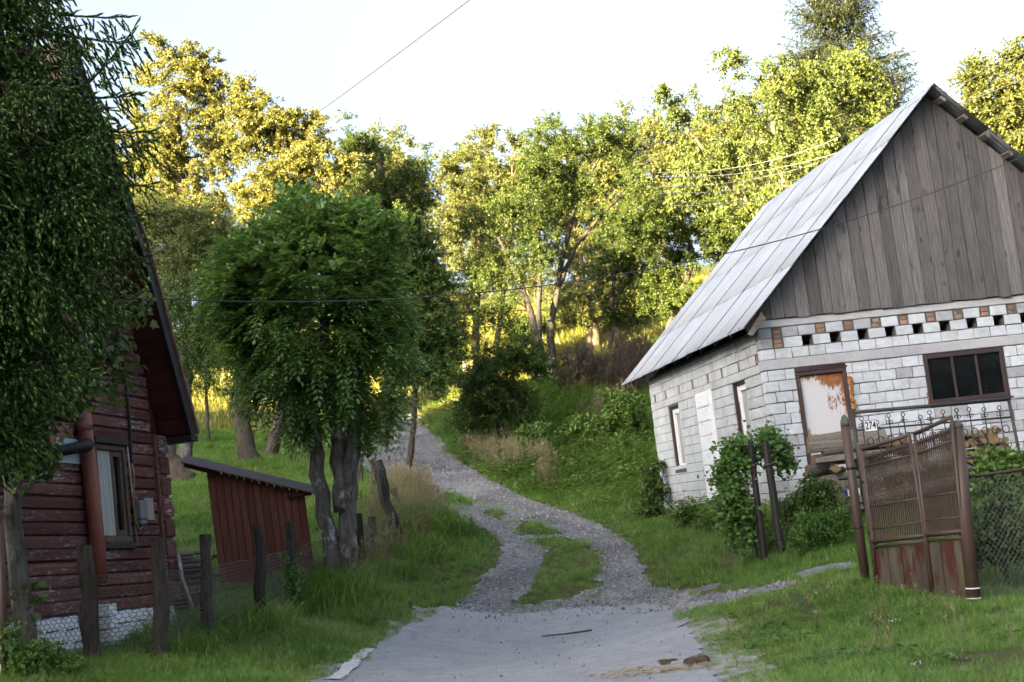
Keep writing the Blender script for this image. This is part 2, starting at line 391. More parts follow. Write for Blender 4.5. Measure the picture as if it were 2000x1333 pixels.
# foliage
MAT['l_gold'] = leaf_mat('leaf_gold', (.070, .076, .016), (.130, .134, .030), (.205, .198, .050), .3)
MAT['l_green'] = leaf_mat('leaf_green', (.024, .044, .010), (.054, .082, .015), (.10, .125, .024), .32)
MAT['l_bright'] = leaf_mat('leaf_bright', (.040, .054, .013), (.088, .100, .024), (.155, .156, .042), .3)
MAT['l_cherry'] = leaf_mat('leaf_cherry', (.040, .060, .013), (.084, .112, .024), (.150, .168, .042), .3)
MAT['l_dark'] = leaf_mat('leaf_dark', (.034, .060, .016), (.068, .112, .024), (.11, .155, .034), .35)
MAT['l_ash'] = leaf_mat('leaf_ash', (.048, .105, .028), (.108, .195, .046), (.185, .285, .07), .42, rough=.36, clump=1.2, spec=.55)
MAT['l_grey'] = leaf_mat('leaf_grey_green', (.06, .08, .025), (.11, .135, .04), (.16, .18, .06), .35)
MAT['l_vine'] = leaf_mat('leaf_vine', (.03, .07, .012), (.06, .13, .02), (.10, .18, .03), .35)
MAT['l_weed'] = leaf_mat('leaf_weed', (.05, .10, .018), (.105, .175, .03), (.16, .23, .05), .3)
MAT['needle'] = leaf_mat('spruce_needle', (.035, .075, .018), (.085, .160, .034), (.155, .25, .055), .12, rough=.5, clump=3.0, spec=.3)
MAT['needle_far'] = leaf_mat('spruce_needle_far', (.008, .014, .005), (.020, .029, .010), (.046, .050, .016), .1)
MAT['grass'] = grass_mat('grass', (.078, .150, .022), (.155, .275, .040), (.30, .38, .10), .5)
MAT['meadow'] = grass_mat('meadow_grass', (.09, .105, .014), (.15, .155, .022), (.22, .20, .034))
MAT['drygrass'] = grass_mat('dry_grass', (.12, .10, .046), (.22, .185, .09), (.36, .315, .18))
MAT['brownstalk'] = grass_mat('brown_stalk', (.022, .014, .010), (.05, .03, .021), (.085, .058, .04))
MAT['clover'] = simple('clover_white', (.5, .5, .46), (.65, .65, .6), 10, vary=.1, bump=0)

# ------------------------------------------------------------------ the lie of the land
CTRL = [at(*q) for q in [
 (1300,1175,20.3),(890,1190,21.8),(1250,1090,23.5),(975,1090,24),(1210,1050,26),(960,1040,26.5),(1100,1000,29.5),(850,985,31.5),
 (950,940,34),(760,930,36),(870,880,41),(700,890,41),(835,845,47),(740,850,47),(815,808,56),(780,810,56),
 (1400,1140,19.3),(1650,1100,17),(1905,1180,14.3),(1690,1135,15.6),(1250,950,33),(1200,850,38),(1090,742,44),
 (1270,672,47),(1320,625,62),(900,700,60),(1155,690,56),(1100,850,40),(1000,900,37.5),(1530,1090,19.2),(1980,1150,16),
 (66,1290,15.4),(340,1251,17.5),(195,1310,14.7),(313,1292,14.9),(408,1265,16.4),(507,1230,17.6),(578,1190,19.5),(432,1148,20.5),
 (600,1110,21),(660,1130,20.5),(500,905,36),(400,850,45),(340,1000,26),(330,940,31),(700,1120,23),(770,1050,25),(740,960,29),
 (930,1140,21.8),(700,1260,17.5),(560,1333,14),(420,740,64)]]
CTRL += [np.array(q, float) for q in [
 (-2.29,14.88,.0),(1.3,11.5,0),(-2.3,9,0),(2,8,0),(-1.75,19,.02),(1.6,17.5,0),(-2.2,3,-.02),(2.2,3,-.02),
 (-6,12,.42),(-10,13,.7),(-10,20,1.4),(-14,30,3.1),(-20,45,5.6),(-26,60,9),(8,14,.15),(11,20,1.0),(12,30,2.4),(15,40,5.2),(21,55,8.6),(26,65,10.6),
 (3.78,21.8,1.08),(3.2,25.5,1.04),(2.68,29.1,1.0),(10.3,22.8,1.0),(5.2,21.4,.85),(7.2,21.2,.8),(9.5,29.5,1.6),(4.6,18.2,.5),(6.5,17.5,.45),
 (0,75,11.5),(-20,80,12.5),(20,80,13.5),(0,110,17.5),(-60,110,18),(60,110,19),(0,-12,-.2),(-20,-10,0),(20,-10,0),(-60,0,1),(60,0,1),(-60,45,6),(60,45,7),(3.5,12.5,.05),(5.6,12,.1),(-3.6,12.5,.25)]]
CTRL = np.array(CTRL)
def _tps(ctrl, lam=.004):
    xy = ctrl[:, :2] / 10; n = len(xy)
    d = np.linalg.norm(xy[:, None] - xy[None], axis=2); K = np.where(d > 0, d * d * np.log(d + 1e-12), 0) + lam * np.eye(n)
    P = np.c_[np.ones(n), xy]; A = np.block([[K, P], [P.T, np.zeros((3, 3))]])
    w = np.linalg.solve(A, np.r_[ctrl[:, 2], 0, 0, 0]); return xy, w
_XY, _W = _tps(CTRL)
def hgt(x, y):
    x = np.atleast_1d(np.asarray(x, float)); y = np.atleast_1d(np.asarray(y, float)); sh = x.shape
    q = np.c_[x.ravel(), y.ravel()] / 10; o = np.empty(len(q))
    for i in range(0, len(q), 20000):
        c = q[i:i + 20000]; d2 = ((c[:, None] - _XY[None]) ** 2).sum(2)
        o[i:i + 20000] = np.where(d2 > 0, .5 * d2 * np.log(d2 + 1e-24), 0) @ _W[:-3] + _W[-3] + c @ _W[-2:]
    return o.reshape(sh)
def g1(x, y): return float(hgt(x, y)[0])
_YS = np.concatenate([np.arange(6, 40, .05), np.arange(40, 130, .15)])
def gnd(px, py):                          # where the line of sight through a pixel first meets the ground
    d = ray(px, py); p = ORG + d[None] * (_YS / d[1])[:, None]
    below = p[:, 2] < hgt(p[:, 0], p[:, 1])
    i = int(np.argmax(below)) if below.any() else len(_YS) - 1
    return p[i]
def gpoly(pts): return np.array([gnd(*p)[:2] for p in pts])
def inside(poly, x, y):
    poly = np.asarray(poly); r = np.zeros(np.shape(x), bool); n = len(poly); j = n - 1
    for i in range(n):
        xi, yi = poly[i]; xj, yj = poly[j]
        c = ((yi > y) != (yj > y)) & (x < (xj - xi) * (y - yi) / (yj - yi + 1e-12) + xi); r ^= c; j = i
    return r
def smooth_noise(x, y, s, seed=0):        # cheap value noise, for ragged edges and patches
    r = np.random.default_rng(seed); T = r.uniform(-1, 1, (256, 256))
    X = np.asarray(x) / s + 1000; Y = np.asarray(y) / s + 1000; i = np.floor(X).astype(int); j = np.floor(Y).astype(int); u = X - i; v = Y - j
    u = u * u * (3 - 2 * u); v = v * v * (3 - 2 * v); a = lambda p, q: T[p % 256, q % 256]
    return (a(i, j) * (1 - u) + a(i + 1, j) * u) * (1 - v) + (a(i, j + 1) * (1 - u) + a(i + 1, j + 1) * u) * v

ROAD = gpoly([(880,1192),(1000,1203),(1100,1192),(1200,1183),(1300,1176),(1345,1240),(1390,1310),(1405,1333)])
ROAD = np.vstack([ROAD, [[1.45, 8], [1.4, 2], [-2.4, 2], [-2.42, 8]], gpoly([(622,1333),(715,1275),(790,1228),(850,1205)])])
TRACK = gpoly([(880,1194),(915,1165),(945,1132),(975,1096),(980,1068),(955,1038),(905,1022),(868,1008),(852,990),(830,970),(788,947),(745,934),
 (698,908),(675,892),(694,870),(716,850),(745,835),(760,820),(778,806),(815,803),(831,822),(844,846),(880,880),(916,912),(957,940),(1003,962),(1055,985),
 (1110,1002),(1172,1026),(1215,1052),(1240,1078),(1250,1105),(1262,1135),(1282,1150),(1300,1152),(1304,1178),(1200,1187),(1100,1196),(1000,1207)])
ISLAND = [gpoly([(1000,1190),(1035,1160),(1060,1120),(1062,1090),(1080,1070),(1125,1060),(1160,1074),(1172,1105),(1166,1150),(1125,1172),(1060,1186)]),
          gpoly([(1050,1072),(1060,1052),(1095,1050),(1128,1058),(1090,1070)]), gpoly([(1005,1040),(1020,1020),(1055,1025),(1095,1044),(1060,1050)]),
          gpoly([(975,1018),(940,1004),(960,996),(1000,1008)]), gpoly([(868,985),(858,972),(880,965),(915,978),(900,990)])]
PATH = gpoly([(1296,1154),(1345,1152),(1398,1143),(1410,1149),(1345,1162),(1325,1170),(1400,1160),(1480,1150),(1550,1134),(1556,1144),(1470,1168),(1400,1186),(1340,1197),(1318,1200),(1302,1178)])
PATH2 = gpoly([(1556,1122),(1610,1107),(1664,1098),(1660,1108),(1612,1119),(1560,1132)])
def on_paved(x, y, grow=0.0):
    n = smooth_noise(x, y, .35, 3) * .10 + smooth_noise(x, y, .12, 4) * .035
    ins = lambda P: inside(P, x + n, y - n * 1.3)
    r = ins(ROAD) | ins(TRACK) | ins(PATH) | ins(PATH2)
    for I in ISLAND: r &= ~ins(I)
    return r

def edge_dist(poly, x, y):
    d = np.full(np.shape(x), 9e9); q = np.vstack([poly, poly[:1]])
    for a, b in zip(q[:-1], q[1:]):
        e = b - a; t = np.clip(((x - a[0]) * e[0] + (y - a[1]) * e[1]) / (e @ e + 1e-9), 0, 1); d = np.minimum(d, np.hypot(x - a[0] - t * e[0], y - a[1] - t * e[1]))
    return d
def sheet(name, polys, step, lift, mat, holes=(), grow=None, ragged=1.0):
    P = np.vstack(polys); x0, y0 = P.min(0) - .6; x1, y1 = P.max(0) + .6
    xs = np.arange(x0, x1, step); ys = np.arange(y0, y1, step)
    cx, cy = np.meshgrid((xs[:-1] + xs[1:]) / 2, (ys[:-1] + ys[1:]) / 2)
    n = (smooth_noise(cx, cy, .35, 3) * .10 + smooth_noise(cx, cy, .12, 4) * .035) * ragged
    k = np.zeros(cx.shape, bool)
    for p in polys: k |= inside(p, cx + n, cy - n * 1.3)
    if grow is not None: k = (edge_dist(polys[0], cx, cy) < grow + smooth_noise(cx, cy, .45, 12) * .16 + smooth_noise(cx, cy, .14, 13) * .08 + .22 * (cx > 0)) & (cy > 4)
    for p in holes: k &= ~inside(p, cx + n, cy - n * 1.3)
    j, i = np.nonzero(k); nx = len(xs)
    f = np.c_[j * nx + i, j * nx + i + 1, (j + 1) * nx + i + 1, (j + 1) * nx + i]
    u, inv = np.unique(f, return_inverse=True); f = inv.reshape(f.shape)
    vx = xs[u % nx]; vy = ys[u // nx]
    o = put(name, raw_mesh(name, np.c_[vx, vy, hgt(vx, vy) + lift], f, mat, True)); return tag(o, kind='structure')

def m_ground():
    a = N('ground_soil', .95, .1)
    c = a.ramp(a.noise(.7, 5, .6, world=True), [(.3, (.045, .050, .018)), (.55, (.062, .068, .024)), (.75, (.09, .08, .042))])
    c = a.mix(a.math('MULTIPLY', a.step(a.noise(2.5, 4, .6, world=True), .56, .7), .6), c, (.07, .055, .035))
    a.color(c); a.bump(a.noise(8, 5, .7, world=True), .8, .05); return a.m
def m_asphalt():
    a = N('asphalt', .9, .25)
    c = a.ramp(a.noise(.9, 5, .6, world=True), [(.3, (.26, .265, .285)), (.7, (.335, .34, .36))])
    c = a.mix(a.math('MULTIPLY', a.step(a.noise(140, 2, .6, world=True), .48, .7), .45), c, (.16, .16, .168))
    c = a.mix(a.math('MULTIPLY', a.step(a.noise(190, 2, .6, world=True), .58, .72), .5), c, (.45, .45, .46))
    c = a.mix(a.math('MULTIPLY', a.step(a.noise(26, 4, .8, world=True), .50, .66), .65), c, (.15, .15, .16))
    c = a.mix(a.math('MULTIPLY', a.step(a.noise(34, 4, .8, world=True), .54, .7), .5), c, (.44, .44, .45))
    c = a.mix(a.math('MULTIPLY', a.step(a.noise(5, 6, .8, world=True), .48, .64), .6), c, (.175, .175, .185))
    c = a.mix(a.math('MULTIPLY', a.step(a.noise(1.7, 6, .75, (1, .5, 1), True), .54, .68), .55), c, (.26, .235, .20))
    c = a.mix(a.math('MULTIPLY', a.step(a.noise(.9, 4, .65, (1, .12, 1), True), .5, .64), .35), c, (.20, .20, .215))
    c = a.mix(a.math('MULTIPLY', a.step(a.noise(60, 2, .7, world=True), .66, .72), .7), c, (.07, .07, .075))
    c = a.mix(a.math('MULTIPLY', a.step(a.vor(2.2, 'DISTANCE_TO_EDGE', (1, .35, 1), True), .012, .004), a.math('MULTIPLY', a.step(a.noise(.5, 2, .5, world=True), .56, .62), .18)), c, (.12, .12, .125))
    a.color(c); a.bump(a.noise(45, 5, .8, world=True), .9, .02); return a.m
def m_gravel():
    a = N('gravel', .95, .2)
    c = a.ramp(a.noise(.8, 5, .65, world=True), [(.28, (.15, .147, .16)), (.5, (.25, .247, .26)), (.75, (.36, .35, .345))])
    v = a.vor(26, world=True, out='Color'); sp = a.n('ShaderNodeSeparateColor'); a.l(v, sp.inputs[0])
    c = a.mix(.75, c, a.ramp(sp.outputs[0], [(.0, (.25, .25, .26)), (.5, (.55, .54, .55)), (1, (1, .98, .96))]), 'MULTIPLY')
    c = a.mix(.5, c, (.30, .29, .30), 'ADD') if False else c
    c = a.mix(a.math('MULTIPLY', a.step(a.noise(.55, 4, .6, world=True), .48, .62), .65), c, (.085, .08, .08))
    c = a.mix(a.math('MULTIPLY', a.step(a.noise(1.6, 4, .6, world=True), .56, .72), .6), c, (.24, .195, .14))
    a.color(c); a.bump(a.vor(26, world=True), 1.0, .03); return a.m
MAT['ground'] = m_ground(); MAT['asphalt'] = m_asphalt(); MAT['gravel'] = m_gravel()
MAT['shoulder'] = simple('dusty_shoulder', (.12, .11, .10), (.30, .285, .265), 5, vary=0, bump=1, dist=.03, world=True)
MAT['paint'] = simple('worn_road_paint', (.31, .31, .325), (.47, .47, .48), 7, vary=0, bump=.3, world=True)

xs = np.unique(np.concatenate([np.arange(-12, 13, .3), np.arange(-30, 30, 1.0), np.arange(-160, 161, 6.0)]).round(2))
ys = np.unique(np.concatenate([np.arange(8, 50, .3), np.arange(-20, 85, 1.0), np.arange(-160, 240, 6.0)]).round(2))
X, Y = np.meshgrid(xs, ys); Z = hgt(X, Y)
far = np.hypot(X, Y - 30); Z = np.clip(Z, -3, 30) * np.clip(1.6 - far / 250, .3, 1)
i, j = np.meshgrid(np.arange(len(xs) - 1), np.arange(len(ys) - 1)); nx = len(xs)
gf = np.c_[(j * nx + i).ravel(), (j * nx + i + 1).ravel(), ((j + 1) * nx + i + 1).ravel(), ((j + 1) * nx + i).ravel()]
tag(put('ground', raw_mesh('ground', np.c_[X.ravel(), Y.ravel(), Z.ravel()], gf, MAT['ground'], True)), kind='structure')
sheet('gravel_track', [TRACK], .06, .016, MAT['gravel'], ISLAND)
sheet('gravel_path', [PATH, PATH2], .04, .007, MAT['gravel'])
sheet('road_shoulder', [ROAD], .05, .010, MAT['shoulder'], grow=.20)
sheet('asphalt_road', [ROAD], .045, .022, MAT['asphalt'], ragged=.9)
# worn edge lines
def strip(name, pts, w, lift, mat):
    p = np.array([gnd(*q)[:2] for q in pts]); s = np.linspace(0, len(p) - 1, 40); q = np.c_[np.interp(s, range(len(p)), p[:, 0]), np.interp(s, range(len(p)), p[:, 1])]
    t = nrm(np.gradient(q, axis=0)); nn_ = np.c_[-t[:, 1], t[:, 0]]; ww = w * (1 + .35 * rng.uniform(-1, 1, 40))[:, None]
    v = np.vstack([q - nn_ * ww / 2, q + nn_ * ww / 2]); v = np.c_[v, hgt(v[:, 0], v[:, 1]) + lift]
    f = [(k, k + 1, 41 + k, 40 + k) for k in range(39)]
    return tag(put(name, raw_mesh(name, v, f, mat)), kind='structure')
strip('road_edge_line', [(650,1333),(690,1302),(722,1272)], .14, .036, MAT['paint'])

# the wooded valley side behind the camera, which keeps the evening sun off the near ground
def hill():
    ax = np.array([SDIR.x, SDIR.y]); ax /= np.linalg.norm(ax); lx = np.array([-ax[1], ax[0]])
    tz = math.tan(R_(SUN_EL)); D = 75.0; ridge = 9.3 + tz * (D + 28) 
    d = np.arange(34, 190, 3.0); w = np.arange(-170, 171, 3.0); DD, WW = np.meshgrid(d, w)
    up = np.clip((DD - 34) / (D - 34), 0, 1); up = up * up * (3 - 2 * up); dn = np.clip((190 - DD) / 60, 0, 1)
    n = smooth_noise(DD, WW, 14, 8) * .5 + smooth_noise(DD, WW, 5, 9) * .5
    z = (ridge + n + .02 * (DD - D)) * up * np.minimum(1, dn + .3) - 1.5
    P = DD[..., None] * ax + WW[..., None] * lx
    nn_ = len(d); i, j = np.meshgrid(np.arange(nn_ - 1), np.arange(len(w) - 1))
    f = np.c_[(j * nn_ + i).ravel(), (j * nn_ + i + 1).ravel(), ((j + 1) * nn_ + i + 1).ravel(), ((j + 1) * nn_ + i).ravel()]
    a = simple('wooded_hill', (.03, .05, .015), (.07, .09, .025), 1.2, vary=0, bump=1, dist=.5)
    tag(put('hill', raw_mesh('hill', np.c_[P.reshape(-1, 2), z.ravel()], f, a, True)), kind='structure')
hill()

# ------------------------------------------------------------------ block outbuilding
BB_ROT = R_(8.77); BBO = (3.78, 21.8, 1.09)
barn = thing('block_outbuilding', 'whitewashed block outbuilding with grey board gable and steep pale metal roof', 'building', BBO, BB_ROT)
WID, LEN = 6.6, 7.28
EAVE_Z, RIDGE_Z, MID = 2.74, 6.27, 3.3
SLOPE = (RIDGE_Z - EAVE_Z) / (MID + .3)
def roof_z(u): return EAVE_Z + (u + .3) * SLOPE if u <= MID else EAVE_Z + (2 * MID - u + .3) * SLOPE
def cells(x0, x1, z0, z1, openings):      # rectangles left over round the openings
    X_ = sorted({x0, x1, *[min(max(q, x0), x1) for o in openings for q in o[:2]]}); Z_ = sorted({z0, z1, *[min(max(q, z0), z1) for o in openings for q in o[2:]]})
    r = []
    for c, d in zip(Z_[:-1], Z_[1:]):
        run = None
        for a, b in zip(X_[:-1], X_[1:]):
            hole = any(o[0] < (a + b) / 2 < o[1] and o[2] < (c + d) / 2 < o[3] for o in openings)
            if hole:
                if run: r.append((*run, c, d)); run = None
            else: run = (run[0], b) if run else (a, b)
        if run: r.append((*run, c, d))
    return r
HOLES = [(.69 + .454 * k, .86 + .454 * k) for k in range(13)]
g_open = [(.5, 1.32, -.05, 2.07), (2.6, 3.95, 1.29, 2.075)] + [(a, b, 2.42, 2.572) for a, b in HOLES]
s_open = [(5.2, 5.98, .82, 2.02), (2.92, 4.02, .12, 2.115), (.98, 1.7, .8, 2.05)]
mb = MB()
for a, b, c, d in cells(0.012, WID - .012, -.02, 2.86, g_open): mb.box((a, .012, c), (b, .19, d))
gwall = mb.build('gable_wall', MAT['mortar'], barn)
mb = MB()
for a, b, c, d in cells(.205, LEN - .012, -.02, 2.74, s_open): mb.box((.012, a, c), (.19, b, d))
swall = mb.build('side_wall', MAT['mortar'], barn)
mb = MB(); mb.box((.19, LEN - .2, -.02), (WID, LEN, 2.74)).box((WID - .19, .2, -.02), (WID, LEN - .2, 2.74))
mb.add([(.1, LEN - .1, 2.74), (WID - .1, LEN - .1, 2.74), (MID, LEN - .1, 6.05), (.1, LEN, 2.74), (WID - .1, LEN, 2.74), (MID, LEN, 6.05)], [(0, 1, 2), (5, 4, 3), (0, 2, 5, 3), (2, 1, 4, 5)])
mb.build('rear_wall', MAT['mortar'], barn)
mb = MB(); mb.box((.25, .3, 2.50), (WID - .25, LEN - .25, 2.55)); mb.build('loft_floor', MAT['wood_grey'], barn)
mb = MB(); mb.cbox((-.06, -.05, -.75), (WID + .06, LEN + .06, .045), .02, .01); mb.build('plinth', MAT['plinth'], barn)
blkm = [MB().cbox((-.5, 0, -.5), (.5, 1, .5), .03, .022).mesh('block', MAT['block']) for _ in range(7)]
blkb = [MB().cbox((-.5, 0, -.5), (.5, 1, .5), .03, .022).mesh('block', MAT['block_bare']) for _ in range(4)]
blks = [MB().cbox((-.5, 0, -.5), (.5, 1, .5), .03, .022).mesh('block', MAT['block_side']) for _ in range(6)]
nblk = 0; rest_g = MB(); rest_s = MB()
def block(wall, axis, a, b, c, d, ms, rest):
    global nblk
    if b - a < .03: return
    j = rng.uniform(-.004, .004, 3); w, h = b - a - .012, d - c - .013; pr = rng.uniform(0, .008)
    if rest is not None:
        if axis == 0: rest.box((a + .005, -pr, c + .005), (b - .005, .18, d - .005))
        else: rest.box((-pr, a + .005, c + .005), (.18, b - .005, d - .005))
        return
    me = ms[int(rng.integers(len(ms)))]; nblk += 1
    if axis == 0: o = put('block', me, wall, ((a + b) / 2, -pr, (c + d) / 2 + j[2]), (0, rng.uniform(-.008, .008), 0), (w, .185, h))
    else: o = put('block', me, wall, (-pr, (a + b) / 2, (c + d) / 2 + j[2]), (0, 0, -math.pi / 2), (w, .185, h))
    return o
def course(x0, x1, c, d, openings, off, L=.273):
    out = []; zc = (c + d) / 2; iv = [(x0, x1)]
    for o in openings:
        if o[2] < zc < o[3]: iv = [q for a, b in iv for q in ((a, min(b, o[0])), (max(a, o[1]), b)) if q[1] - q[0] > .04]
    for a, b in iv:
        e = [a] + [q for q in np.arange(x0 - off, x1 + L, L) + rng.uniform(-.012, .012) if a + .05 < q < b - .05] + [b]
        out += list(zip(e[:-1], e[1:]))
    return out
rows_g = [(.05 + .169 * k, .05 + .169 * (k + 1)) for k in range(12)]
lim = 4.75
for k, (c, d) in enumerate(rows_g):
    for a, b in course(0, WID, c, d, g_open[:2], (0, .13, .06, .2)[k % 4]):
        bare = rng.random() < (.30 if d < 1.3 and a < .5 else .05) or (d < 1.25 and a > 1.4 and rng.random() < .35)
        block(gwall, 0, a, b, c, d, blkb if bare else blkm, rest_g if a > lim else None)
for a, b in course(0, WID, 2.245, 2.41, [], .05): block(gwall, 0, a, b, 2.245, 2.41, blkm, rest_g if a > lim else None)
e = [.0, .21, .39] + [q for h in HOLES for q in h] + [WID]
for a, b in zip(e[0::2], e[1::2]):
    if a >= .3 or a == 0:
        block(gwall, 0, a, b, 2.412, 2.572, blkb if a == 0 else blkm, rest_g if a > lim else None)
block(gwall, 0, .39, .69, 2.412, 2.572, blkm, None)
BR = [(.94 + .455 * k, 1.075 + .455 * k) for k in range(12)]
block(gwall, 0, 0, .21, 2.574, 2.735, blkb, None); block(gwall, 0, .38, .64, 2.574, 2.735, blkb, None); block(gwall, 0, .645, .925, 2.574, 2.735, blkm, None)
for k in range(11): block(gwall, 0, BR[k][1] + .02, BR[k + 1][0] - .02, 2.574, 2.735, blkb if k % 3 == 1 else blkm, rest_g if BR[k][0] > lim else None)
brm = [MB().cbox((-.5, 0, -.5), (.5, 1, .5), .06, .05).mesh('brick', MAT['redbrick']) for _ in range(5)]
def brick(x, z, w=.125, h=.062): put('brick', brm[int(rng.integers(5))], gwall, (x + rng.uniform(-.006, .006), rng.uniform(-.006, .012), z), (0, rng.uniform(-.06, .06), 0), (w * rng.uniform(.86, 1.05), .17, h))
for k in range(4): brick(.295, 2.448 + .072 * k)
for a, b in BR[:9]: brick((a + b) / 2, 2.62); brick((a + b) / 2, 2.692)
rows_s = [(.05 + .1675 * k, .05 + .1675 * (k + 1)) for k in range(12)]
order = []
for k, (c, d) in enumerate(rows_s):
    for a, b in course(.2, LEN, c, d, s_open, (.0, .14, .07, .2)[(k + 1) % 4]): order.append((a, b, c, d))
SLOTS = [(.22, .35), (1.17, 1.28), (2.11, 2.22), (2.96, 3.09), (3.98, 4.12), (4.92, 5.06), (5.96, 6.07), (6.82, 7.0)]
e = [.2] + [q for h in SLOTS for q in h] + [LEN]
for a, b in zip(e[0::2], e[1::2]):
    m = max(1, round((b - a) / .29))
    for q in range(m): order.append((a + (b - a) * q / m, a + (b - a) * (q + 1) / m, 2.205, 2.37))
for k, (c, d) in enumerate([(2.37, 2.53), (2.53, 2.69)]): order += [(a, b, c, d) for a, b in course(.2, LEN, c, d, [], .1 * k)]
order.sort(key=lambda q: q[0])
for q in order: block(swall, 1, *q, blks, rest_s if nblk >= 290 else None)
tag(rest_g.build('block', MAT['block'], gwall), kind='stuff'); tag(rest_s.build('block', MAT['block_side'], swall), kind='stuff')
for a, b in SLOTS: MB().cbox((.012, a + .01, 2.21), (.05, b - .01, 2.365), .006, .006).build('slot_filler', MAT['redbrick'], swall)
# concrete bands
mb = MB(); mb.cbox((-.004, -.010, 2.082), (WID, .185, 2.242), .01, .004); mb.build('lintel_beam', MAT['beam'], gwall)
mb = MB(); mb.cbox((-.006, -.014, 2.738), (WID, .185, 2.862), .012, .006); mb.build('ring_beam', MAT['beam'], gwall)
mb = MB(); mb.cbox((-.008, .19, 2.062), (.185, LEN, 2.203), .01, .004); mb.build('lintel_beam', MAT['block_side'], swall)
# metal door in the gable
door = MB().cbox((.57, .045, -.02), (1.27, .075, 1.95), .006).build('door', MAT['rustdoor'], barn)
mb = MB(); mb.cbox((.5, .0, -.03), (.57, .09, 2.0), .006).cbox((1.27, .0, -.03), (1.33, .09, 2.0), .006).cbox((.5, -.004, 1.95), (1.33, .094, 2.01), .006)
mb.build('door_frame', MAT['rustframe'], door)
MB().cbox((.49, -.016, 2.012), (1.345, .06, 2.045), .006, .006).cbox((.5, -.008, 2.05), (1.33, .06, 2.08), .006, .006).build('door_header', MAT['rustframe'], door)
MB().cbox((.595, .03, .93), (.635, .05, 1.13), .005).tube([(.615, .03, 1.03), (.615, -.02, 1.03), (.70, -.025, 1.03)], .009, 6).build('handle', MAT['brass'], door)
mb = MB()
for q in range(26):
    z = rng.uniform(1.22, 1.86); mb.tube([(1.335 + rng.uniform(0, .045), -.01, z), (1.34 + rng.uniform(0, .04), -.03, z + .04), (1.335, -.005, z + .07)], [.012, .028, .01], 6)
for q in range(5): z = rng.uniform(1.35, 1.6); mb.tube([(.49, -.01, z), (.475, -.022, z + .015)], [.016, .006], 6)
mb.build('foam_seal', MAT['foam'], door, True)
# gable window
win = MB()
for a, b, c, d in ((2.6, 2.67, 1.29, 2.075), (3.88, 3.95, 1.29, 2.075), (2.67, 3.88, 2.0, 2.075), (2.67, 3.88, 1.29, 1.36)): win.cbox((a, .0, c), (b, .09, d), .008)
win = win.build('window', MAT['winframe'], barn)
for a, b in ((3.065, 3.10), (3.465, 3.50)): MB().cbox((a, .012, 1.36), (b, .08, 2.0), .006).build('mullion', MAT['winframe'], win)
for a, b in ((2.67, 3.065), (3.10, 3.465), (3.50, 3.88)): MB().box((a, .05, 1.36), (b, .058, 2.0)).build('pane', MAT['glass'], win)
mb = MB(); mb.cbox((2.56, -.03, 1.265), (3.99, .1, 1.29), .006); mb.build('sill', MAT['winframe'], win)
mb = MB()
for q in range(4): z = 1.30 + .05 * q; mb.tube([(2.585, -.008, z), (2.57, -.02, z + .03)], [.016, .01], 6)
mb.build('foam_seal', MAT['foam'], win, True)
# openings in the long wall
for (a, b, c, d), zz in ((s_open[0], .9), (s_open[2], .9)):
    w = MB(); ft = d - .05
    for p, q, r, s in ((a + .02, a + .16, c, ft), (b - .2, b - .07, c, ft), (a + .16, b - .2, ft - .09, ft), (a + .16, b - .2, c, c + .1)): w.cbox((.06, p, r), (.13, q, s), .006)
    w = w.build('window', MAT['white'], barn)
    MB().box((.095, a + .16, c + .1), (.10, b - .2, ft - .09)).build('pane', MAT['curtain'], w)
    MB().cbox((.02, b - .035, c), (.16, b - .003, d), .004, .005).cbox((.06, b - .12, c), (.16, b - .035, d - .3), .004, .005).cbox((.04, a + .01, d - .05), (.16, b - .01, d - .004), .004).build('reveal_board', MAT['rustframe'], w)
    MB().cbox((-.02, a, c - .07), (.16, b, c - .004), .006, .005).build('sill', MAT['plank'], w)
wd = MB().cbox((-.012, 3.04, .19), (.03, 3.95, 2.10), .006).build('door', MAT['whitedoor'], barn)
for k in range(7): MB().cbox((-.030, 3.12, .30 + .255 * k), (-.012, 3.88, .535 + .255 * k), .008, .003).build('panel', MAT['whitedoor'], wd)
MB().cbox((-.01, 2.92, .12), (.06, 3.035, 2.112), .006).cbox((.0, 3.955, .12), (.06, 4.02, 2.112), .006).build('door_frame', MAT['white'], wd)
MB().cbox((-.06, 3.0, .10), (.02, 3.97, .185), .01, .012).build('threshold', MAT['rustframe'], wd)
MB().cbox((-.24, 2.8, -.5), (-.06, 4.1, .085), .03, .02).build('doorstep', MAT['plinth'], barn)
# gable boards
x = .03
seam = [x]
while x < WID - .05: x += rng.choice([.165, .19, .205, .22, .21]); seam.append(min(x, WID - .04))
for a, b in zip(seam[:-1], seam[1:]):
    a2, b2 = a + .004, b - .005; t = lambda u: roof_z(u) - .075
    z0 = 2.868 + rng.uniform(-.022, .012); y0 = -.055 + rng.uniform(-.012, .012)
    lean = rng.uniform(-.004, .004)
    poly = [(a2, z0), (b2, z0 + lean), (b2, t(b2))] + ([(MID, t(MID))] if a2 < MID < b2 else []) + [(a2, t(a2))]
    MB().prism(poly, y0, y0 + .025).build('gable_board', MAT['board'], barn)
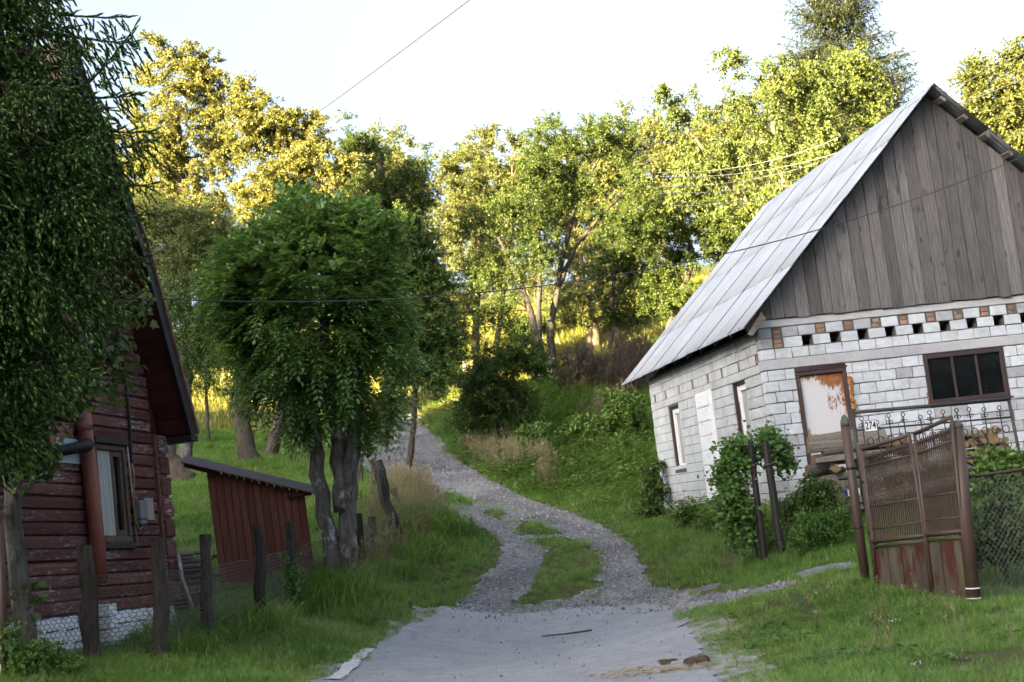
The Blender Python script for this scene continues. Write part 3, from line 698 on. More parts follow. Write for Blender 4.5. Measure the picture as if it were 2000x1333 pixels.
# corrugated roof sheets
ROOF_L = math.hypot(MID + .3, RIDGE_Z - EAVE_Z); PIT = .125
def sheet_mesh(w, l):
    nx_ = int(w / PIT * 4); xx = np.linspace(0, w, nx_ + 1); zz = .012 * np.sin(xx / PIT * 2 * math.pi)
    ll = np.array([0, l]); v = []; 
    for side in (0, -.004): v += [(x_, y_, z_ + side) for y_ in ll for x_, z_ in zip(xx, zz)]
    m = nx_ + 1; f = [(k, k + 1, m + k + 1, m + k) for k in range(nx_)] + [(2 * m + k, 3 * m + k, 3 * m + k + 1, 2 * m + k + 1) for k in range(nx_)]
    f += [(k, 2 * m + k, 2 * m + k + 1, k + 1) for k in range(nx_)]
    return MB().add(v, f).mesh('roof_sheet', MAT['roof'], True)
Y0, Y1 = -.34, LEN + .95
ncol = 10; cw = (Y1 - Y0) / ncol; courses = [0, 1.28, 2.55, 3.85, ROOF_L - .02]
sm = {}
for side in (0, 1):
    ang = math.atan(SLOPE)
    for r in range(4):
        l = courses[r + 1] - courses[r] + .10
        me = sm.setdefault(r, sheet_mesh(cw + .05, min(l, ROOF_L - courses[r])))
        for c in range(ncol):
            s0 = courses[r]; lift = .016 + (.005 if c % 2 else .0) + .008 * (r % 2)
            if side == 0:
                ex = Vector((0, -1, 0)); ey = Vector((math.cos(ang), 0, math.sin(ang))); org = Vector((-.3, Y0 + (c + 1) * cw + .02, EAVE_Z))
            else:
                ex = Vector((0, 1, 0)); ey = Vector((-math.cos(ang), 0, math.sin(ang))); org = Vector((2 * MID + .3, Y0 + c * cw - .02, EAVE_Z))
            ez = ex.cross(ey); o = put('roof_sheet', me, barn)
            m = Matrix((ex, ey, ez)).transposed().to_4x4(); m.translation = org + ey * (s0 - .02 + rng.uniform(-.008, .008)) + ez * lift
            o.matrix_local = m @ Matrix.Rotation(rng.uniform(-.004, .004), 4, 'Z')
mb = MB(); mb.prism([(MID - .2, RIDGE_Z - .19 * SLOPE + .035), (MID, RIDGE_Z + .035), (MID + .2, RIDGE_Z - .19 * SLOPE + .035), (MID + .2, RIDGE_Z - .19 * SLOPE + .042), (MID, RIDGE_Z + .048), (MID - .2, RIDGE_Z - .19 * SLOPE + .042)][::1], Y0 - .02, Y1 + .02)
mb.build('ridge_cap', MAT['roof'], barn)
for side in (-1, 1):                       # battens that carry the sheets past the gable
    for k in range(11):
        s = .2 + k * .46; u = -.3 + s * math.cos(ang); z = EAVE_Z + s * math.sin(ang)
        e1 = np.array([math.cos(ang), 0, math.sin(ang)]); e3 = np.array([-math.sin(ang), 0, math.cos(ang)])
        v = []; YB = Y0 + .03 if side > 0 else -.03
        for zz in (-.075, -.025):
            for (p, y) in ((-.045, YB), (.045, YB), (.045, .6), (-.045, .6)):
                w_ = np.array([u, 0, z]) + e1 * p + e3 * zz; v.append((w_[0] if side < 0 else 2 * MID - w_[0], y, w_[2]))
        if side > 0: v = [v[i] for i in (1, 0, 3, 2, 5, 4, 7, 6)]
        MB().hexa(np.array(v)).build('batten', MAT['wood_grey'], barn)
for k, y in enumerate(np.linspace(.02, LEN + .7, 10)):   # rafter feet under the long eave
    p = [(-.16, EAVE_Z - .03), (.6, EAVE_Z - .115 + .86 * SLOPE), (.6, EAVE_Z - .03 + .86 * SLOPE), (-.16, EAVE_Z + .09)]
    MB().prism(p, y, y + .07).build('rafter', MAT['wood_grey'], barn)
MB().prism([(-.27, EAVE_Z - .10), (-.2, EAVE_Z - .13), (.05, EAVE_Z + .1), (.0, EAVE_Z + .24)], -.30, -.275).build('rake_board', MAT['plank'], barn)

# ------------------------------------------------------------------ red wooden house
HU = np.array([.22632, .97405]); HA = np.array([-4.9976, 16.2, 1.5954]); H_ROT = math.atan2(HU[1], HU[0])
house = thing('wooden_house', 'old dark red plank house with steep roof and white brick footing', 'building', HA, H_ROT)
SAG = -.0421
def sag(v): v = np.array(v, float); v[:, 2] += SAG * v[:, 0]; return v
def HB(): m = MB(); m.tf = sag; return m
UC, UL, UR = -.3, -2.40, 1.75              # ridge, left and right corners along the wall
RK = [(1.97, 1.42), (1.07, 3.68), (.90, 3.93), (UC, 5.73)]       # outer edge of the roof, right side
def rake_u(z, inset=0.0):
    zs = [p[1] for p in RK]; us = [p[0] for p in RK]; return float(np.interp(z, zs, us)) - inset
PITCH_B = .142
W1 = (.17, .86, .11, 1.25); W2 = (.16, .56, 2.36, 2.86)
hw = HB()
for a, b, c, d in cells(UL, UR, -.67, 1.5, [W1]): hw.box((a, .0, c), (b, .12, d))
hw.prism([(2 * UC - rake_u(1.5, .14), 1.5), (rake_u(1.5, .14), 1.5), (rake_u(3.7, .14), 3.7), (UC, 5.5), (2 * UC - rake_u(3.7, .14), 3.7)], .0, .12)
hwall = hw.build('gable_wall', MAT['redwood_dark'], house)
def log_board(a, b, z, h=PITCH_B):
    p = [(0, 0.004), (-.030, .018), (-.036, h - .045), (-.022, h - .012), (0, h - .004)]; m = HB(); n = len(p)
    j = rng.uniform(-.004, .004, (2, 2))
    v = [(a, y + j[0, 0] - .001, z + q + j[0, 1]) for y, q in p] + [(b, y + j[1, 0] - .001, z + q + j[1, 1]) for y, q in p]
    m.add(v, [tuple(range(n))[::-1], tuple(range(n, 2 * n))] + [(i, (i + 1) % n, (i + 1) % n + n, i + n) for i in range(n)])
    return m.build('wall_board', MAT['redwood'], hwall)
k = 0; z = -.67
while z < 5.3:
    inset = .11; ur = min(1.56, rake_u(z + PITCH_B, inset)) if z > 1.2 else 1.56; ul = max(UL, 2 * UC - rake_u(z + PITCH_B, inset)) if z > 1.2 else UL
    segs = [(ul, -.03), (-.03, ur)] if ur > .1 and ul < -.2 else [(ul, ur)]
    for a, b in segs:
        for c in cells(a, b, z, z + PITCH_B, [W1, W2]):
            if c[1] - c[0] > .05 and c[3] - c[2] > .07: log_board(c[0], c[1], z + rng.uniform(-.004, .004) + (.012 if b <= 0 else 0))
    z += PITCH_B; k += 1
MB_ = HB(); MB_.cbox((1.56, -.085, -.67), (1.80, .1, 1.44), .012, .004); MB_.build('corner_post', MAT['redwood'], house)
for q in range(8): HB().cbox((1.60, -.115, -.62 + .26 * q), (1.83, -.083, -.40 + .26 * q), .012, .008).build('corner_log_end', MAT['redwood'], house)
HB().box((UL, .0, -1.5), (UR, .3, -.67)).build('footing', MAT['mortar'], house)
ftm = [MB().cbox((-.5, 0, -.5), (.5, 1, .5), .02, .012).mesh('brick', MAT['whitewash']) for _ in range(5)]
foot = house.children[-1]
for r in range(5):
    x = UL - (.2 if r % 2 else 0)
    while x < UR:
        w = rng.uniform(.33, .42); b = min(x + w, UR); a = max(x, UL)
        if b - a > .05 and not (a < .09 and b > .0): put('brick', ftm[int(rng.integers(5))], foot, ((a + b) / 2, -.05 + rng.uniform(-.006, .006), -.75 - .142 * r + SAG * (a + b) / 2), None, (b - a - .012, .07, .13))
        x += w
for r in range(5): put('brick', ftm[0], foot, (.06, -.17, -.66 - .142 * r), None, (.16, .18, .13))
# lower window
fr = HB()
for a, b, c, d in ((.17, .21, .11, 1.25), (.81, .86, .11, 1.25), (.21, .81, 1.19, 1.25), (.21, .81, .11, .18)): fr.cbox((a, -.045, c), (b, .06, d), .006)
w = fr.build('window', MAT['brownframe'], house)
sa = HB()
for a, b, c, d in ((.56, .61, .18, 1.19), (.76, .81, .18, 1.19), (.61, .76, 1.12, 1.19), (.61, .76, .18, .25), (.21, .25, .18, 1.19)): sa.cbox((a, -.015, c), (b, .05, d), .005)
sa.build('sash', MAT['brownframe'], w)
HB().box((.61, .025, .25), (.76, .03, 1.12)).build('pane', MAT['glass'], w)
cu = HB(); uu = np.linspace(.25, .565, 25); yy = .0 + .008 * np.sin(uu * 130)
cu.add([(u_, y_, zz_) for zz_ in (.19, 1.185) for u_, y_ in zip(uu, yy)], [(q, q + 1, 26 + q, 25 + q) for q in range(24)]); cu.build('insect_screen', MAT['curtain'], w)
HB().cbox((.13, -.085, 1.255), (.90, .0, 1.33), .008).build('drip_board', MAT['dark'], w)
HB().cbox((.13, -.075, .03), (.90, .0, .10), .008).build('sill', MAT['dark'], w)
fr = HB(); a, b, c, d = W2
for p in ((a, a + .04, c, d), (b - .04, b, c, d), (a, b, d - .04, d), (a, b, c, c + .04)): fr.cbox((p[0], -.04, p[2]), (p[1], .05, p[3]), .005)
w = fr.build('window', MAT['white'], house); HB().box((a + .04, -.01, c + .04), (b - .04, .0, d - .04)).build('pane', MAT['curtain'], w)
# stove pipe on the wall, elbow and plates
pp = HB(); pp.tube([(-.09, -.13, -.36), (-.11, -.13, .4), (-.16, -.13, 1.3), (-.21, -.13, 2.35)], .086, 20); pipe = pp.build('stove_pipe', MAT['redpipe'], house, True)
for z in (1.36, 2.2): HB().tube([(-.10 - .047 * (z + .2), -.13, z), (-.105 - .047 * (z + .2), -.13, z + .10)], .092, 20).build('pipe_collar', MAT['redpipe'], pipe, True)
el = HB(); t = np.linspace(0, 1, 40); path = np.c_[-.20 - .52 * t, -.18 - .14 * np.sin(t * math.pi) * (1 - .3 * t) + .10 * t, 1.20 - .10 * t]
el.tube(path, .062 + .005 * np.sign(np.sin(np.maximum(t - .3, 0) * 120)), 16); el.build('flue_elbow', MAT['dark'], pipe, True)
HB().cbox((-.66, -.062, .99), (-.2, -.045, 1.27), .003).build('wall_plate', MAT['bluesheet'], house)
HB().cbox((-.82, -.07, .93), (-.67, -.04, 1.38), .005).cbox((-.84, -.06, 1.28), (-.3, -.045, 1.40), .005).build('backing_board', MAT['redpipe'], house)
# electric meter, cable
HB().cbox((1.20, -.06, .37), (1.42, -.038, .64), .004).build('meter_board', MAT['plinth'], house)
HB().cbox((.92, -.15, .37), (1.10, -.06, .60), .012).cbox((.94, -.14, .31), (1.08, -.07, .37), .01).build('meter_box', MAT['greyplastic'], house)
HB().tube([(.93, -.06, 3.08), (.95, -.06, 2.6), (.99, -.06, 2.1), (1.0, -.06, 1.6), (.97, -.06, 1.1), (.96, -.06, 1.05)], .018, 8).build('cable', MAT['dark'], house, True)
HB().tube([(.93, -.06, 1.04), (.96, -.065, 1.05), (.97, -.07, .9), (.90, -.07, .6), (.90, -.08, .34), (.94, -.10, .24), (1.02, -.10, .30)], .015, 8).build('cable', MAT['copper'], house, True)
HB().tube([(.90, -.05, 1.33), (.905, -.06, .9), (.915, -.06, .5), (.93, -.06, .06)], .012, 6).build('cable', MAT['palewire'], house, True)
HB().tube([(.96, -.05, 3.06), (1.08, -.12, 3.09)], [.03, .02], 8).build('insulator', MAT['greyplastic'], house, True)
# roof: two slopes each side, boards under the overhang, rake trim, tiles
OV, BACK = -.45, 6.0
def mir(p, s): return p if s > 0 else (2 * UC - p[0], p[1])
for s in (1, -1):
    P = [mir(p, s) for p in RK]; Q = [mir((p[0] - (.075 if i < 3 else 0), p[1] - (.0 if i == 0 else .03 if i < 3 else .09)), s) for i, p in enumerate(RK)]
    m = HB(); poly = P + Q[::-1]; poly = poly if s > 0 else poly[::-1]
    m.prism(poly, OV + .03, BACK); r = m.build('roof', MAT['redwood_dark'], house)
    # soffit boards
    if s > 0:
        L_ = np.cumsum([0] + [math.dist(Q[i], Q[i + 1]) for i in range(3)]); tt = np.arange(.02, L_[-1] - .1, .205)
        for a, b in zip(tt[:-1], tt[1:]):
            f_ = lambda t: np.array([np.interp(t, L_, [q[0] for q in Q]), np.interp(t, L_, [q[1] for q in Q])])
            p, q = f_(a + .004), f_(b - .004); n_ = np.array([-(q - p)[1], (q - p)[0]]); n_ /= np.linalg.norm(n_); j = rng.uniform(.014, .022)
            v = [(p[0], OV + .05, p[1]), (p[0], -.002, p[1]), (q[0], -.002, q[1]), (q[0], OV + .05, q[1])]
            v2 = [(x_ + n_[0] * j, y_, z_ + n_[1] * j) for x_, y_, z_ in v]
            HB().hexa(np.array(v2 + v)).build('soffit_board', MAT['redwood_dark'], r)
    for i in range(3):
        a, b = P[i], P[i + 1]; d = np.array(b) - np.array(a); n_ = np.array([d[1], -d[0]]) * s; n_ = n_ / np.linalg.norm(n_)
        pa = [tuple(np.array(a) - n_ * .14), tuple(np.array(a) + n_ * .012), tuple(np.array(b) + n_ * .012), tuple(np.array(b) - n_ * .14)]
        if s < 0: pa = pa[::-1]
        HB().prism(pa, OV - .002, OV + .028).build('rake_board', MAT['dark'], r)
        m = HB(); n_t = max(1, int(math.dist(a, b) / .3))
        for q in range(n_t):
            c0 = np.array(a) + d * q / n_t; c1 = np.array(a) + d * (q + 1.04) / n_t
            pq = [tuple(c0 + n_ * .014), tuple(c0 + n_ * (.055 + .012 * rng.random())), tuple(c1 + n_ * .03), tuple(c1 + n_ * .014)]
            m.prism(pq if s > 0 else pq[::-1], OV - .03, OV + .22)
        tag(m.build('edge_tile', MAT['tile'], r), kind='stuff')
    m = HB()                                # tile courses over the rest of the slope
    for i in range(3):
        a, b = np.array(P[i]), np.array(P[i + 1]); d = b - a; n_ = np.array([d[1], -d[0]]) * s; n_ = n_ / np.linalg.norm(n_); nt = max(1, int(np.linalg.norm(d) / .3))
        for q in range(nt):
            c0 = a + d * q / nt; c1 = a + d * (q + 1.05) / nt; y = OV + .22
            while y < (3.0 if s < 0 else BACK):
                w_ = .24 if s < 0 else 2.0; pq = [tuple(c0 + n_ * .014), tuple(c0 + n_ * (.05 + .015 * rng.random())), tuple(c1 + n_ * .03), tuple(c1 + n_ * .014)]
                m.prism(pq if s > 0 else pq[::-1], y + .004, y + w_); y += w_
    tag(m.build('roof_tile', MAT['tile'], r), kind='stuff')
HB().cbox((RK[0][0] - .16, OV, RK[0][1] - .09), (RK[0][0] + .03, BACK, RK[0][1] - .02), .006).build('eave_board', MAT['dark'], house)
for q in range(16):
    y = OV - .06 + .36 * q; HB().tube([(UC, y, 5.74), (UC, y + .2, 5.755), (UC, y + .40, 5.75)], [.10, .09, .075], 10).build('ridge_tile', MAT['tile'], house, True)
HB().box((UL, .12, -.9), (UL + .1, BACK, 1.6)).box((UR - .1, .12, -.9), (UR, BACK, 1.5)).box((UL + .1, BACK - .1, -.9), (UR - .1, BACK, 1.5)).prism([(2 * UC - rake_u(1.5, .14), 1.5), (rake_u(1.5, .14), 1.5), (rake_u(3.7, .14), 3.7), (UC, 5.5), (2 * UC - rake_u(3.7, .14), 3.7)], BACK - .2, BACK - .1).build('rear_wall', MAT['redwood_dark'], house)

# ------------------------------------------------------------------ garden shed
SP = at(432, 1148, 20.5); SROT = R_(11)
shed = thing('garden_shed', 'small leaning red board shed with flat purple-brown roof in the grass', 'shed', SP, SROT)
def SB():
    m = MB()
    def f(v): v = np.array(v, float); v[:, 0] -= .035 * v[:, 2]; return v
    m.tf = f; return m
SW = 1.34
def st(x): return 1.71 - .36 * x
xx_ = np.linspace(0, SW, 14)
for a, b in zip(xx_[:-1], xx_[1:]):
    y = rng.uniform(-.016, .012); SB().prism([(a + .004, -.35), (b - .004, -.35), (b - .004, st(b) + rng.uniform(-.012, .0)), (a + .004, st(a))], y - .02, y).build('board', MAT['shed'], shed)
m = SB()
for p, q in (((0, 0.02), (.03, 1.1)), ((SW - .03, .02), (SW, 1.1))): m.prism([(p[0], -.35), (q[0], -.35), (q[0], st(q[0]) - .02), (p[0], st(p[0]) - .02)], p[1], q[1])
m.prism([(0, -.35), (SW, -.35), (SW, st(SW)), (0, st(0))], 1.1, 1.13); m.build('wall', MAT['shed'], shed)
m = SB(); v = []
for dz in (0, .016):
    for x, y in ((-.34, -.16), (SW + .26, -.16), (SW + .24, 1.25), (-.30, 1.25)): v.append((x, y, st(x) - .01 + .13 * (y + .16) + dz))
m.hexa(np.array(v)).build('shed_roof', MAT['shed_roof'], shed)
SB().cbox((SW - .22, -.1, st(SW) - .07), (SW + .1, -.03, st(SW) - .01), .006).build('roof_batten', MAT['redwood_dark'], shed)
SB().prism([(-.3, st(-.3) - .06), (.12, st(.12) - .07), (.12, st(.12) + .0), (-.3, st(-.3) - .0)], -.12, -.06).build('roof_batten', MAT['redwood_dark'], shed)

# ------------------------------------------------------------------ wire fence with old posts, left of the road
def post_mesh(base, top, r, mat, gnarl=.2, n=9, point=0):
    b = np.array(base); t = np.array(top); m = MB(); k = 7; s = np.linspace(0, 1, k)
    p = b + (t - b) * s[:, None] + np.r_[[np.zeros(3)], rng.normal(0, r * gnarl, (k - 1, 3))] * [1, 1, .2]
    rad = r * (1.12 - .25 * s) * (1 + rng.uniform(-gnarl, gnarl, k) * .7)
    if point: p = np.vstack([p, p[-1] + nrm(t - b) * point]); rad = np.r_[rad, r * .15]
    m.tube(p, rad, n, True, gnarl); return m
fpx = [(182,1310,168,1065,14.7,.082),(314,1292,310,1050,14.9,.082),(408,1266,401,1044,16.2,.072),(507,1231,506,1025,17.6,.068),(576,1192,562,1018,19.2,.072)]
fb = [np.array([gnd_x[0], gnd_x[1], g1(*gnd_x[:2])]) for gnd_x in (at(a, b, Y_) for a, b, c, d, Y_, r in fpx)]
fence = thing('wire_fence', 'sagging wire fence on rough dark wooden posts along the left verge', 'fence', fb[0])
FO = fb[0]
ft = []
for (a, b, c, d, Y_, r), base in zip(fpx, fb):
    top = at(c, d, Y_); ft.append(top)
    o = post_mesh(base - FO - [0, 0, .25], top - FO, r, None).build('post', MAT['post'], fence)
def prisms(segs, r):                       # many thin wires in one mesh
    segs = np.asarray(segs); a, b = segs[:, 0], segs[:, 1]; d = nrm(b - a)
    u = nrm(np.cross(d, np.where(np.abs(d[:, 2:3]) > .9, [[1., 0, 0]], [[0, 0, 1.]]))); w = np.cross(d, u); vs_ = []
    for e in (a, b):
        for k in range(3): vs_.append(e + r * (math.cos(k * 2.0944) * u + math.sin(k * 2.0944) * w))
    n = len(a); V = np.stack(vs_, 1).reshape(-1, 3); i = np.arange(n)[:, None] * 6
    F = np.concatenate([i + [k, (k + 1) % 3, 3 + (k + 1) % 3, 3 + k] for k in range(3)]); return V, F
def path_map(pts, hs):
    pts = np.asarray(pts); L = np.r_[0, np.cumsum(np.linalg.norm(np.diff(pts[:, :2], axis=0), axis=1))]
    def f(s, h):
        x = np.interp(s, L, pts[:, 0]); y = np.interp(s, L, pts[:, 1]); z = np.interp(s, L, pts[:, 2]); H = np.interp(s, L, hs)
        bow = np.sin(s * 4.1 + h * 2) * .03; return np.stack([x + bow, y + bow * .6, z + h * H], -1)
    return f, L[-1]
p0 = at(18, 1330, 14.1); p0[2] = g1(p0[0], p0[1])
pe = at(700, 1120, 22.5); pe[2] = g1(pe[0], pe[1]); pf = at(772, 1052, 24.6); pf[2] = g1(pf[0], pf[1])
FP = [p0] + fb + [pe, pf]
f, L = path_map(np.array(FP) - FO, [.95, .93, .95, .90, .88, .85, .75, .5])
w, h = .062, .060; segs = []
ni, nj = int(L / w), int(.95 / (h * .75) * 1.0)
for i in range(ni):
    for j in range(nj):
        s0 = (i + .5 * (j % 2)) * w; z0 = j / nj; dz = 1 / nj
        A = (s0, z0 + dz * .2); B = (s0, z0 + dz * .8); Cc = (s0 + w / 2, z0 + dz * 1.2); Dd = (s0 - w / 2, z0 + dz * 1.2)
        segs += [(A, B), (B, Cc), (B, Dd)]
q = np.array(segs); q[..., 1] = np.clip(q[..., 1], 0, 1)
jit = lambda s, z: f(s, z) + np.stack([np.zeros_like(s), np.sin(s * 31 + z * 17) * .006, np.sin(s * 47) * .006], -1)
V, F = prisms(np.stack([jit(q[:, 0, 0], q[:, 0, 1]), jit(q[:, 1, 0], q[:, 1, 1])], 1), .0036)
tag(put('wire_mesh', raw_mesh('wire_mesh', V, F, MAT['mesh_dark']), fence), kind='stuff')
s_ = np.linspace(0, L, 60); MB().tube(f(s_, np.full(60, 1.0)) + rng.normal(0, .006, (60, 3)), .004, 5).build('top_wire', MAT['mesh_dark'], fence)
for a, b, c, d, Y_, r in [(706,1125,700,1003,22.5,.055),(722,1100,722,1010,24,.05),(735,1075,728,1010,24.3,.045)]:
    bb = at(a, b, Y_); bb[2] = g1(bb[0], bb[1]); post_mesh(bb - FO - [0, 0, .2], at(c, d, Y_) - FO, r, None, .15).build('post', MAT['post'], fence)
# weathered stakes further along the track
stk = [(777,1062,742,920,24.6,.10,'thickest gnarled stake leaning beside the gravel track'),(760,1000,738,900,27.5,.075,'split grey stake standing behind the thickest gnarled stake'),
       (732,985,728,898,29,.06,'thin pale stake close to the double trunk tree, left of the split stake'),(702,960,700,880,31,.055,'short pale stake seen right beside the double tree trunk'),(790,1000,768,955,26.2,.07,'low broken stake in the tall dry grass by the track')]
for a, b, c, d, Y_, r, lab in stk:
    bb = at(a, b, Y_); bb[2] = g1(bb[0], bb[1]); o = thing('fence_stake', lab, 'post', bb, group='old stakes along the gravel track')
    post_mesh([0, 0, -.3], at(c, d, Y_) - bb, r, None, .28, 8).build('stake', MAT['post'], o)

# ------------------------------------------------------------------ red gate, its posts and the netting to its right
GR = at(1890, 1185, 14.35); GL = at(1712, 1143, 15.4)
gd = (GR - GL); gd[2] = 0; gd /= np.linalg.norm(gd); gn = np.array([gd[1], -gd[0], 0])
def on_plane(px, py, o, n):
    r = ray(px, py); return ORG + r * (((o - ORG) @ n) / (r @ n))
gp = lambda px, py, off=0.0: on_plane(px, py, GL + gn * off, gn)
gate = thing('garden_gate', 'rusty red double gate with curled bars above wet wooden boards', 'gate', GL)
rel = lambda *p: np.array([np.asarray(q) - GL for q in p])
def lerp(a, b, t): return (a[0] + (b[0] - a[0]) * t, a[1] + (b[1] - a[1]) * t)
leafs = [dict(top=((1684,878),(1776,850)), r2=((1690,912),(1781,889)), r3=((1699,991),(1797,973)), r4=((1702,1035),(1803,1019)), r5=((1705,1058),(1806,1046)), bot=((1712,1143),(1820,1166)), nb=23, nboard=4),
         dict(top=((1786,848),(1858,815)), r2=((1790,888),(1862,861)), r3=((1801,972),(1872,961)), r4=((1806,1018),(1876,1010)), r5=((1809,1045),(1880,1038)), bot=((1824,1167),(1892,1186)), nb=18, nboard=3)]
for q in leafs:
    lf = MB(); lf.tube(rel(gp(*q['top'][0]), gp(*q['top'][1])), .021, 10)
    for e in (0, 1): lf.tube(rel(gp(*q['top'][e]), gp(*q['r5'][e]), gp(*q['bot'][e])), .019, 8)
    lf = lf.build('leaf_frame', MAT['gatepipe'], gate, True)
    for kk in ('r2', 'r3', 'r4'):
        MB().tube(rel(gp(*q[kk][0]), gp(*q[kk][1])), .013, 6).build('rail', MAT['gaterust'], lf, True)
    a, b = gp(*q['r5'][0]), gp(*q['r5'][1]); m = MB(); m.tube(rel(a, b), .028, 8); m.tube(rel(a - [0, 0, .06], b - [0, 0, .06]), .018, 8); m.build('rail', MAT['gaterust'], lf, True)
    bars = MB(); orn = MB()
    for k in range(q['nb']):
        t = (k + .6) / (q['nb'] + .2); P2, P3, P5 = gp(*lerp(*q['r2'], t)), gp(*lerp(*q['r3'], t)), gp(*lerp(*q['r5'], t)); PT = gp(*lerp(*q['top'], t))
        bars.tube(rel(P3, P5), .0105, 5)
        s = np.linspace(0, 1, 13)[:, None]; ww = np.sin(s * math.pi * 4) * .013
        orn.tube((P3 + (P2 - P3) * s + gd * ww) - GL, .009, 4)
        c = P3 + (P2 - P3) * .28; an = np.linspace(0, 5.2, 9)
        orn.tube(np.stack([c + gd * (.016 + .018 * math.cos(x)) + np.array([0, 0, .022 * math.sin(x)]) for x in an]) - GL, .006, 4)
        hgt_ = min(.15, (PT - P2)[2] * .72); 
        orn.tube(rel(P2, P2 + [0, 0, hgt_ * .45], P2 + [0, 0, hgt_ * .7], P2 + [0, 0, hgt_]), [.006, .007, .016, .002], 5)
    tag(bars.build('bar', MAT['gaterust'], lf), kind='stuff'); tag(orn.build('scroll_bar', MAT['gaterust'], lf), kind='stuff')
    for k in range(q['nboard']):
        t0, t1 = k / q['nboard'] + .004, (k + 1) / q['nboard'] - .004; n0 = gn * (-.012 + rng.uniform(-.006, .006))
        c = [gp(*lerp(*q['bot'], t0)) + [0, 0, -.12], gp(*lerp(*q['bot'], t1)) + [0, 0, -.12], gp(*lerp(*q['r5'], t1)) - [0, 0, .085], gp(*lerp(*q['r5'], t0)) - [0, 0, .085]]
        v = [c[0] + n0, c[1] + n0, c[1] + n0 - gn * .022, c[0] + n0 - gn * .022, c[3] + n0, c[2] + n0, c[2] + n0 - gn * .022, c[3] + n0 - gn * .022]
        MB().hexa(rel(*v)).build('board', MAT['gateboard'], lf)
def steel_post(name, lab, b, t, r, mat, cap, capmat, bands=()):
    bb = np.array(b); bb[2] = min(bb[2], g1(bb[0], bb[1])); o = thing(name, lab, 'post', bb, group='gate posts')
    m = MB(); d = np.array(t) - bb; m.tube([[0, 0, 0] - d * .12, d * .5, d], r, 18); p = m.build('shaft', mat, o, True)
    m = MB(); u = nrm(d); m.tube([d, d + u * cap * .4, d + u * cap * .8, d + u * cap], [r * 1.03, r * .98, r * .62, r * .12], 16); m.build('post_cap', capmat, o, True)
    for s, w_, mt in bands: MB().tube([d * s, d * s + u * w_], r * 1.06, 18).build('band', mt, o, True)
    return o
moss = simple('mossy_cap', (.05, .05, .03), (.11, .115, .075), 18, vary=0, bump=1)
steel_post('gate_post', 'thick red steel post at the near end of the gate', at(1903, 1182, 14.3), at(1868, 836, 14.3), .068, MAT['gatepipe'], .075, moss, [(.09, .012, MAT['white']), (.035, .01, MAT['white'])])
steel_post('gate_post', 'dark red steel post with mossy pointed cap at the far end of the gate', at(1691, 1136, 15.65), at(1651, 833, 15.65), .05, MAT['gatepipe'], .13, moss, [(.34, .03, MAT['oldblack']), (.72, .03, MAT['oldblack'])])
o = steel_post('gate_post', 'weathered post strapped to the far gate post, carrying the hinges', at(1716, 1141, 15.5), at(1681, 868, 15.5), .042, MAT['gatepipe'], .02, MAT['wood_grey'], [(.36, .03, MAT['oldblack']), (.72, .03, MAT['oldblack'])])
# chain netting panel
NB0 = at(1915, 1182, 14.45); nd = np.array([.985, .17, 0]); nd /= np.linalg.norm(nd)
net = thing('netting_panel', 'diamond wire netting panel in a rusty pipe frame right of the gate', 'fence', NB0)
nl, nh = 1.5, 1.27; leanv = np.array([-.05, 0, 1.0])
fn = lambda s, z: s[..., None] * nd + z[..., None] * leanv
sg = []
dx, dz = .056, .066
for i in range(-int(nh / dz) - 1, int(nl / dx) + 1):
    for sgn in (1, -1):
        s0 = i * dx if sgn > 0 else i * dx + nh / dz * dx
        zz = np.arange(0, nh + dz, dz / 2); ss = s0 + sgn * zz / dz * dx
        k = (ss >= 0) & (ss <= nl)
        for a in range(len(zz) - 1):
            if k[a] and k[a + 1] and zz[a + 1] <= nh: sg.append(((ss[a], zz[a]), (ss[a + 1], zz[a + 1])))
q = np.array(sg); V, F = prisms(np.stack([fn(q[:, 0, 0], q[:, 0, 1]), fn(q[:, 1, 0], q[:, 1, 1])], 1), .0028)
tag(put('wire_netting', raw_mesh('wire_netting', V, F, MAT['mesh_wire']), net), kind='stuff')
MB().tube([leanv * nh, nd * nl + leanv * (nh + .02)], .017, 8).build('top_rail', MAT['gaterust'], net, True)
MB().tube([leanv * -.1, leanv * nh], .017, 8).build('stile', MAT['gatepipe'], net, True)
MB().tube([nd * .86 - [0, 0, .1], nd * .86 + leanv * nh], .014, 8).build('stile', MAT['gaterust'], net, True)

# ------------------------------------------------------------------ black iron fence with the house number
IO = at(1668, 804, 18.0); idr = np.array([math.cos(BB_ROT), math.sin(BB_ROT), 0]); inn = np.array([idr[1], -idr[0], 0])
ip = lambda px, py: on_plane(px, py, IO, inn)
IB = np.array([IO[0], IO[1], g1(IO[0], IO[1])])
iron = thing('iron_fence', 'black wrought iron fence section with rings and curled bar tips before the woodpile', 'fence', IB)
ir = lambda *p: np.array([np.asarray(q) - IB for q in p])
MB().tube(ir(ip(1666, 806), ip(1972, 780)), .024, 10).build('rail', MAT['ironblack'], iron, True)
MB().tube(ir(ip(1670, 841), ip(1976, 815)), .013, 6).build('rail', MAT['ironblack'], iron, True)
MB().tube(ir(ip(1690, 914), ip(1986, 887)), .013, 6).build('rail', MAT['ironblack'], iron, True)
MB().tube(ir(ip(1970, 780), ip(2010, 985)), .022, 8).build('post', MAT['ironblack'], iron, True)
MB().tube(ir(ip(1664, 800), ip(1690, 990)), .026, 8).build('post', MAT['ironblack'], iron, True)
def ring(m, c, r, tr, n=12): m.tube([c + idr * r * math.cos(x) + np.array([0, 0, r * math.sin(x)]) for x in np.linspace(0, 2 * math.pi, n + 1)], tr, 5, False)
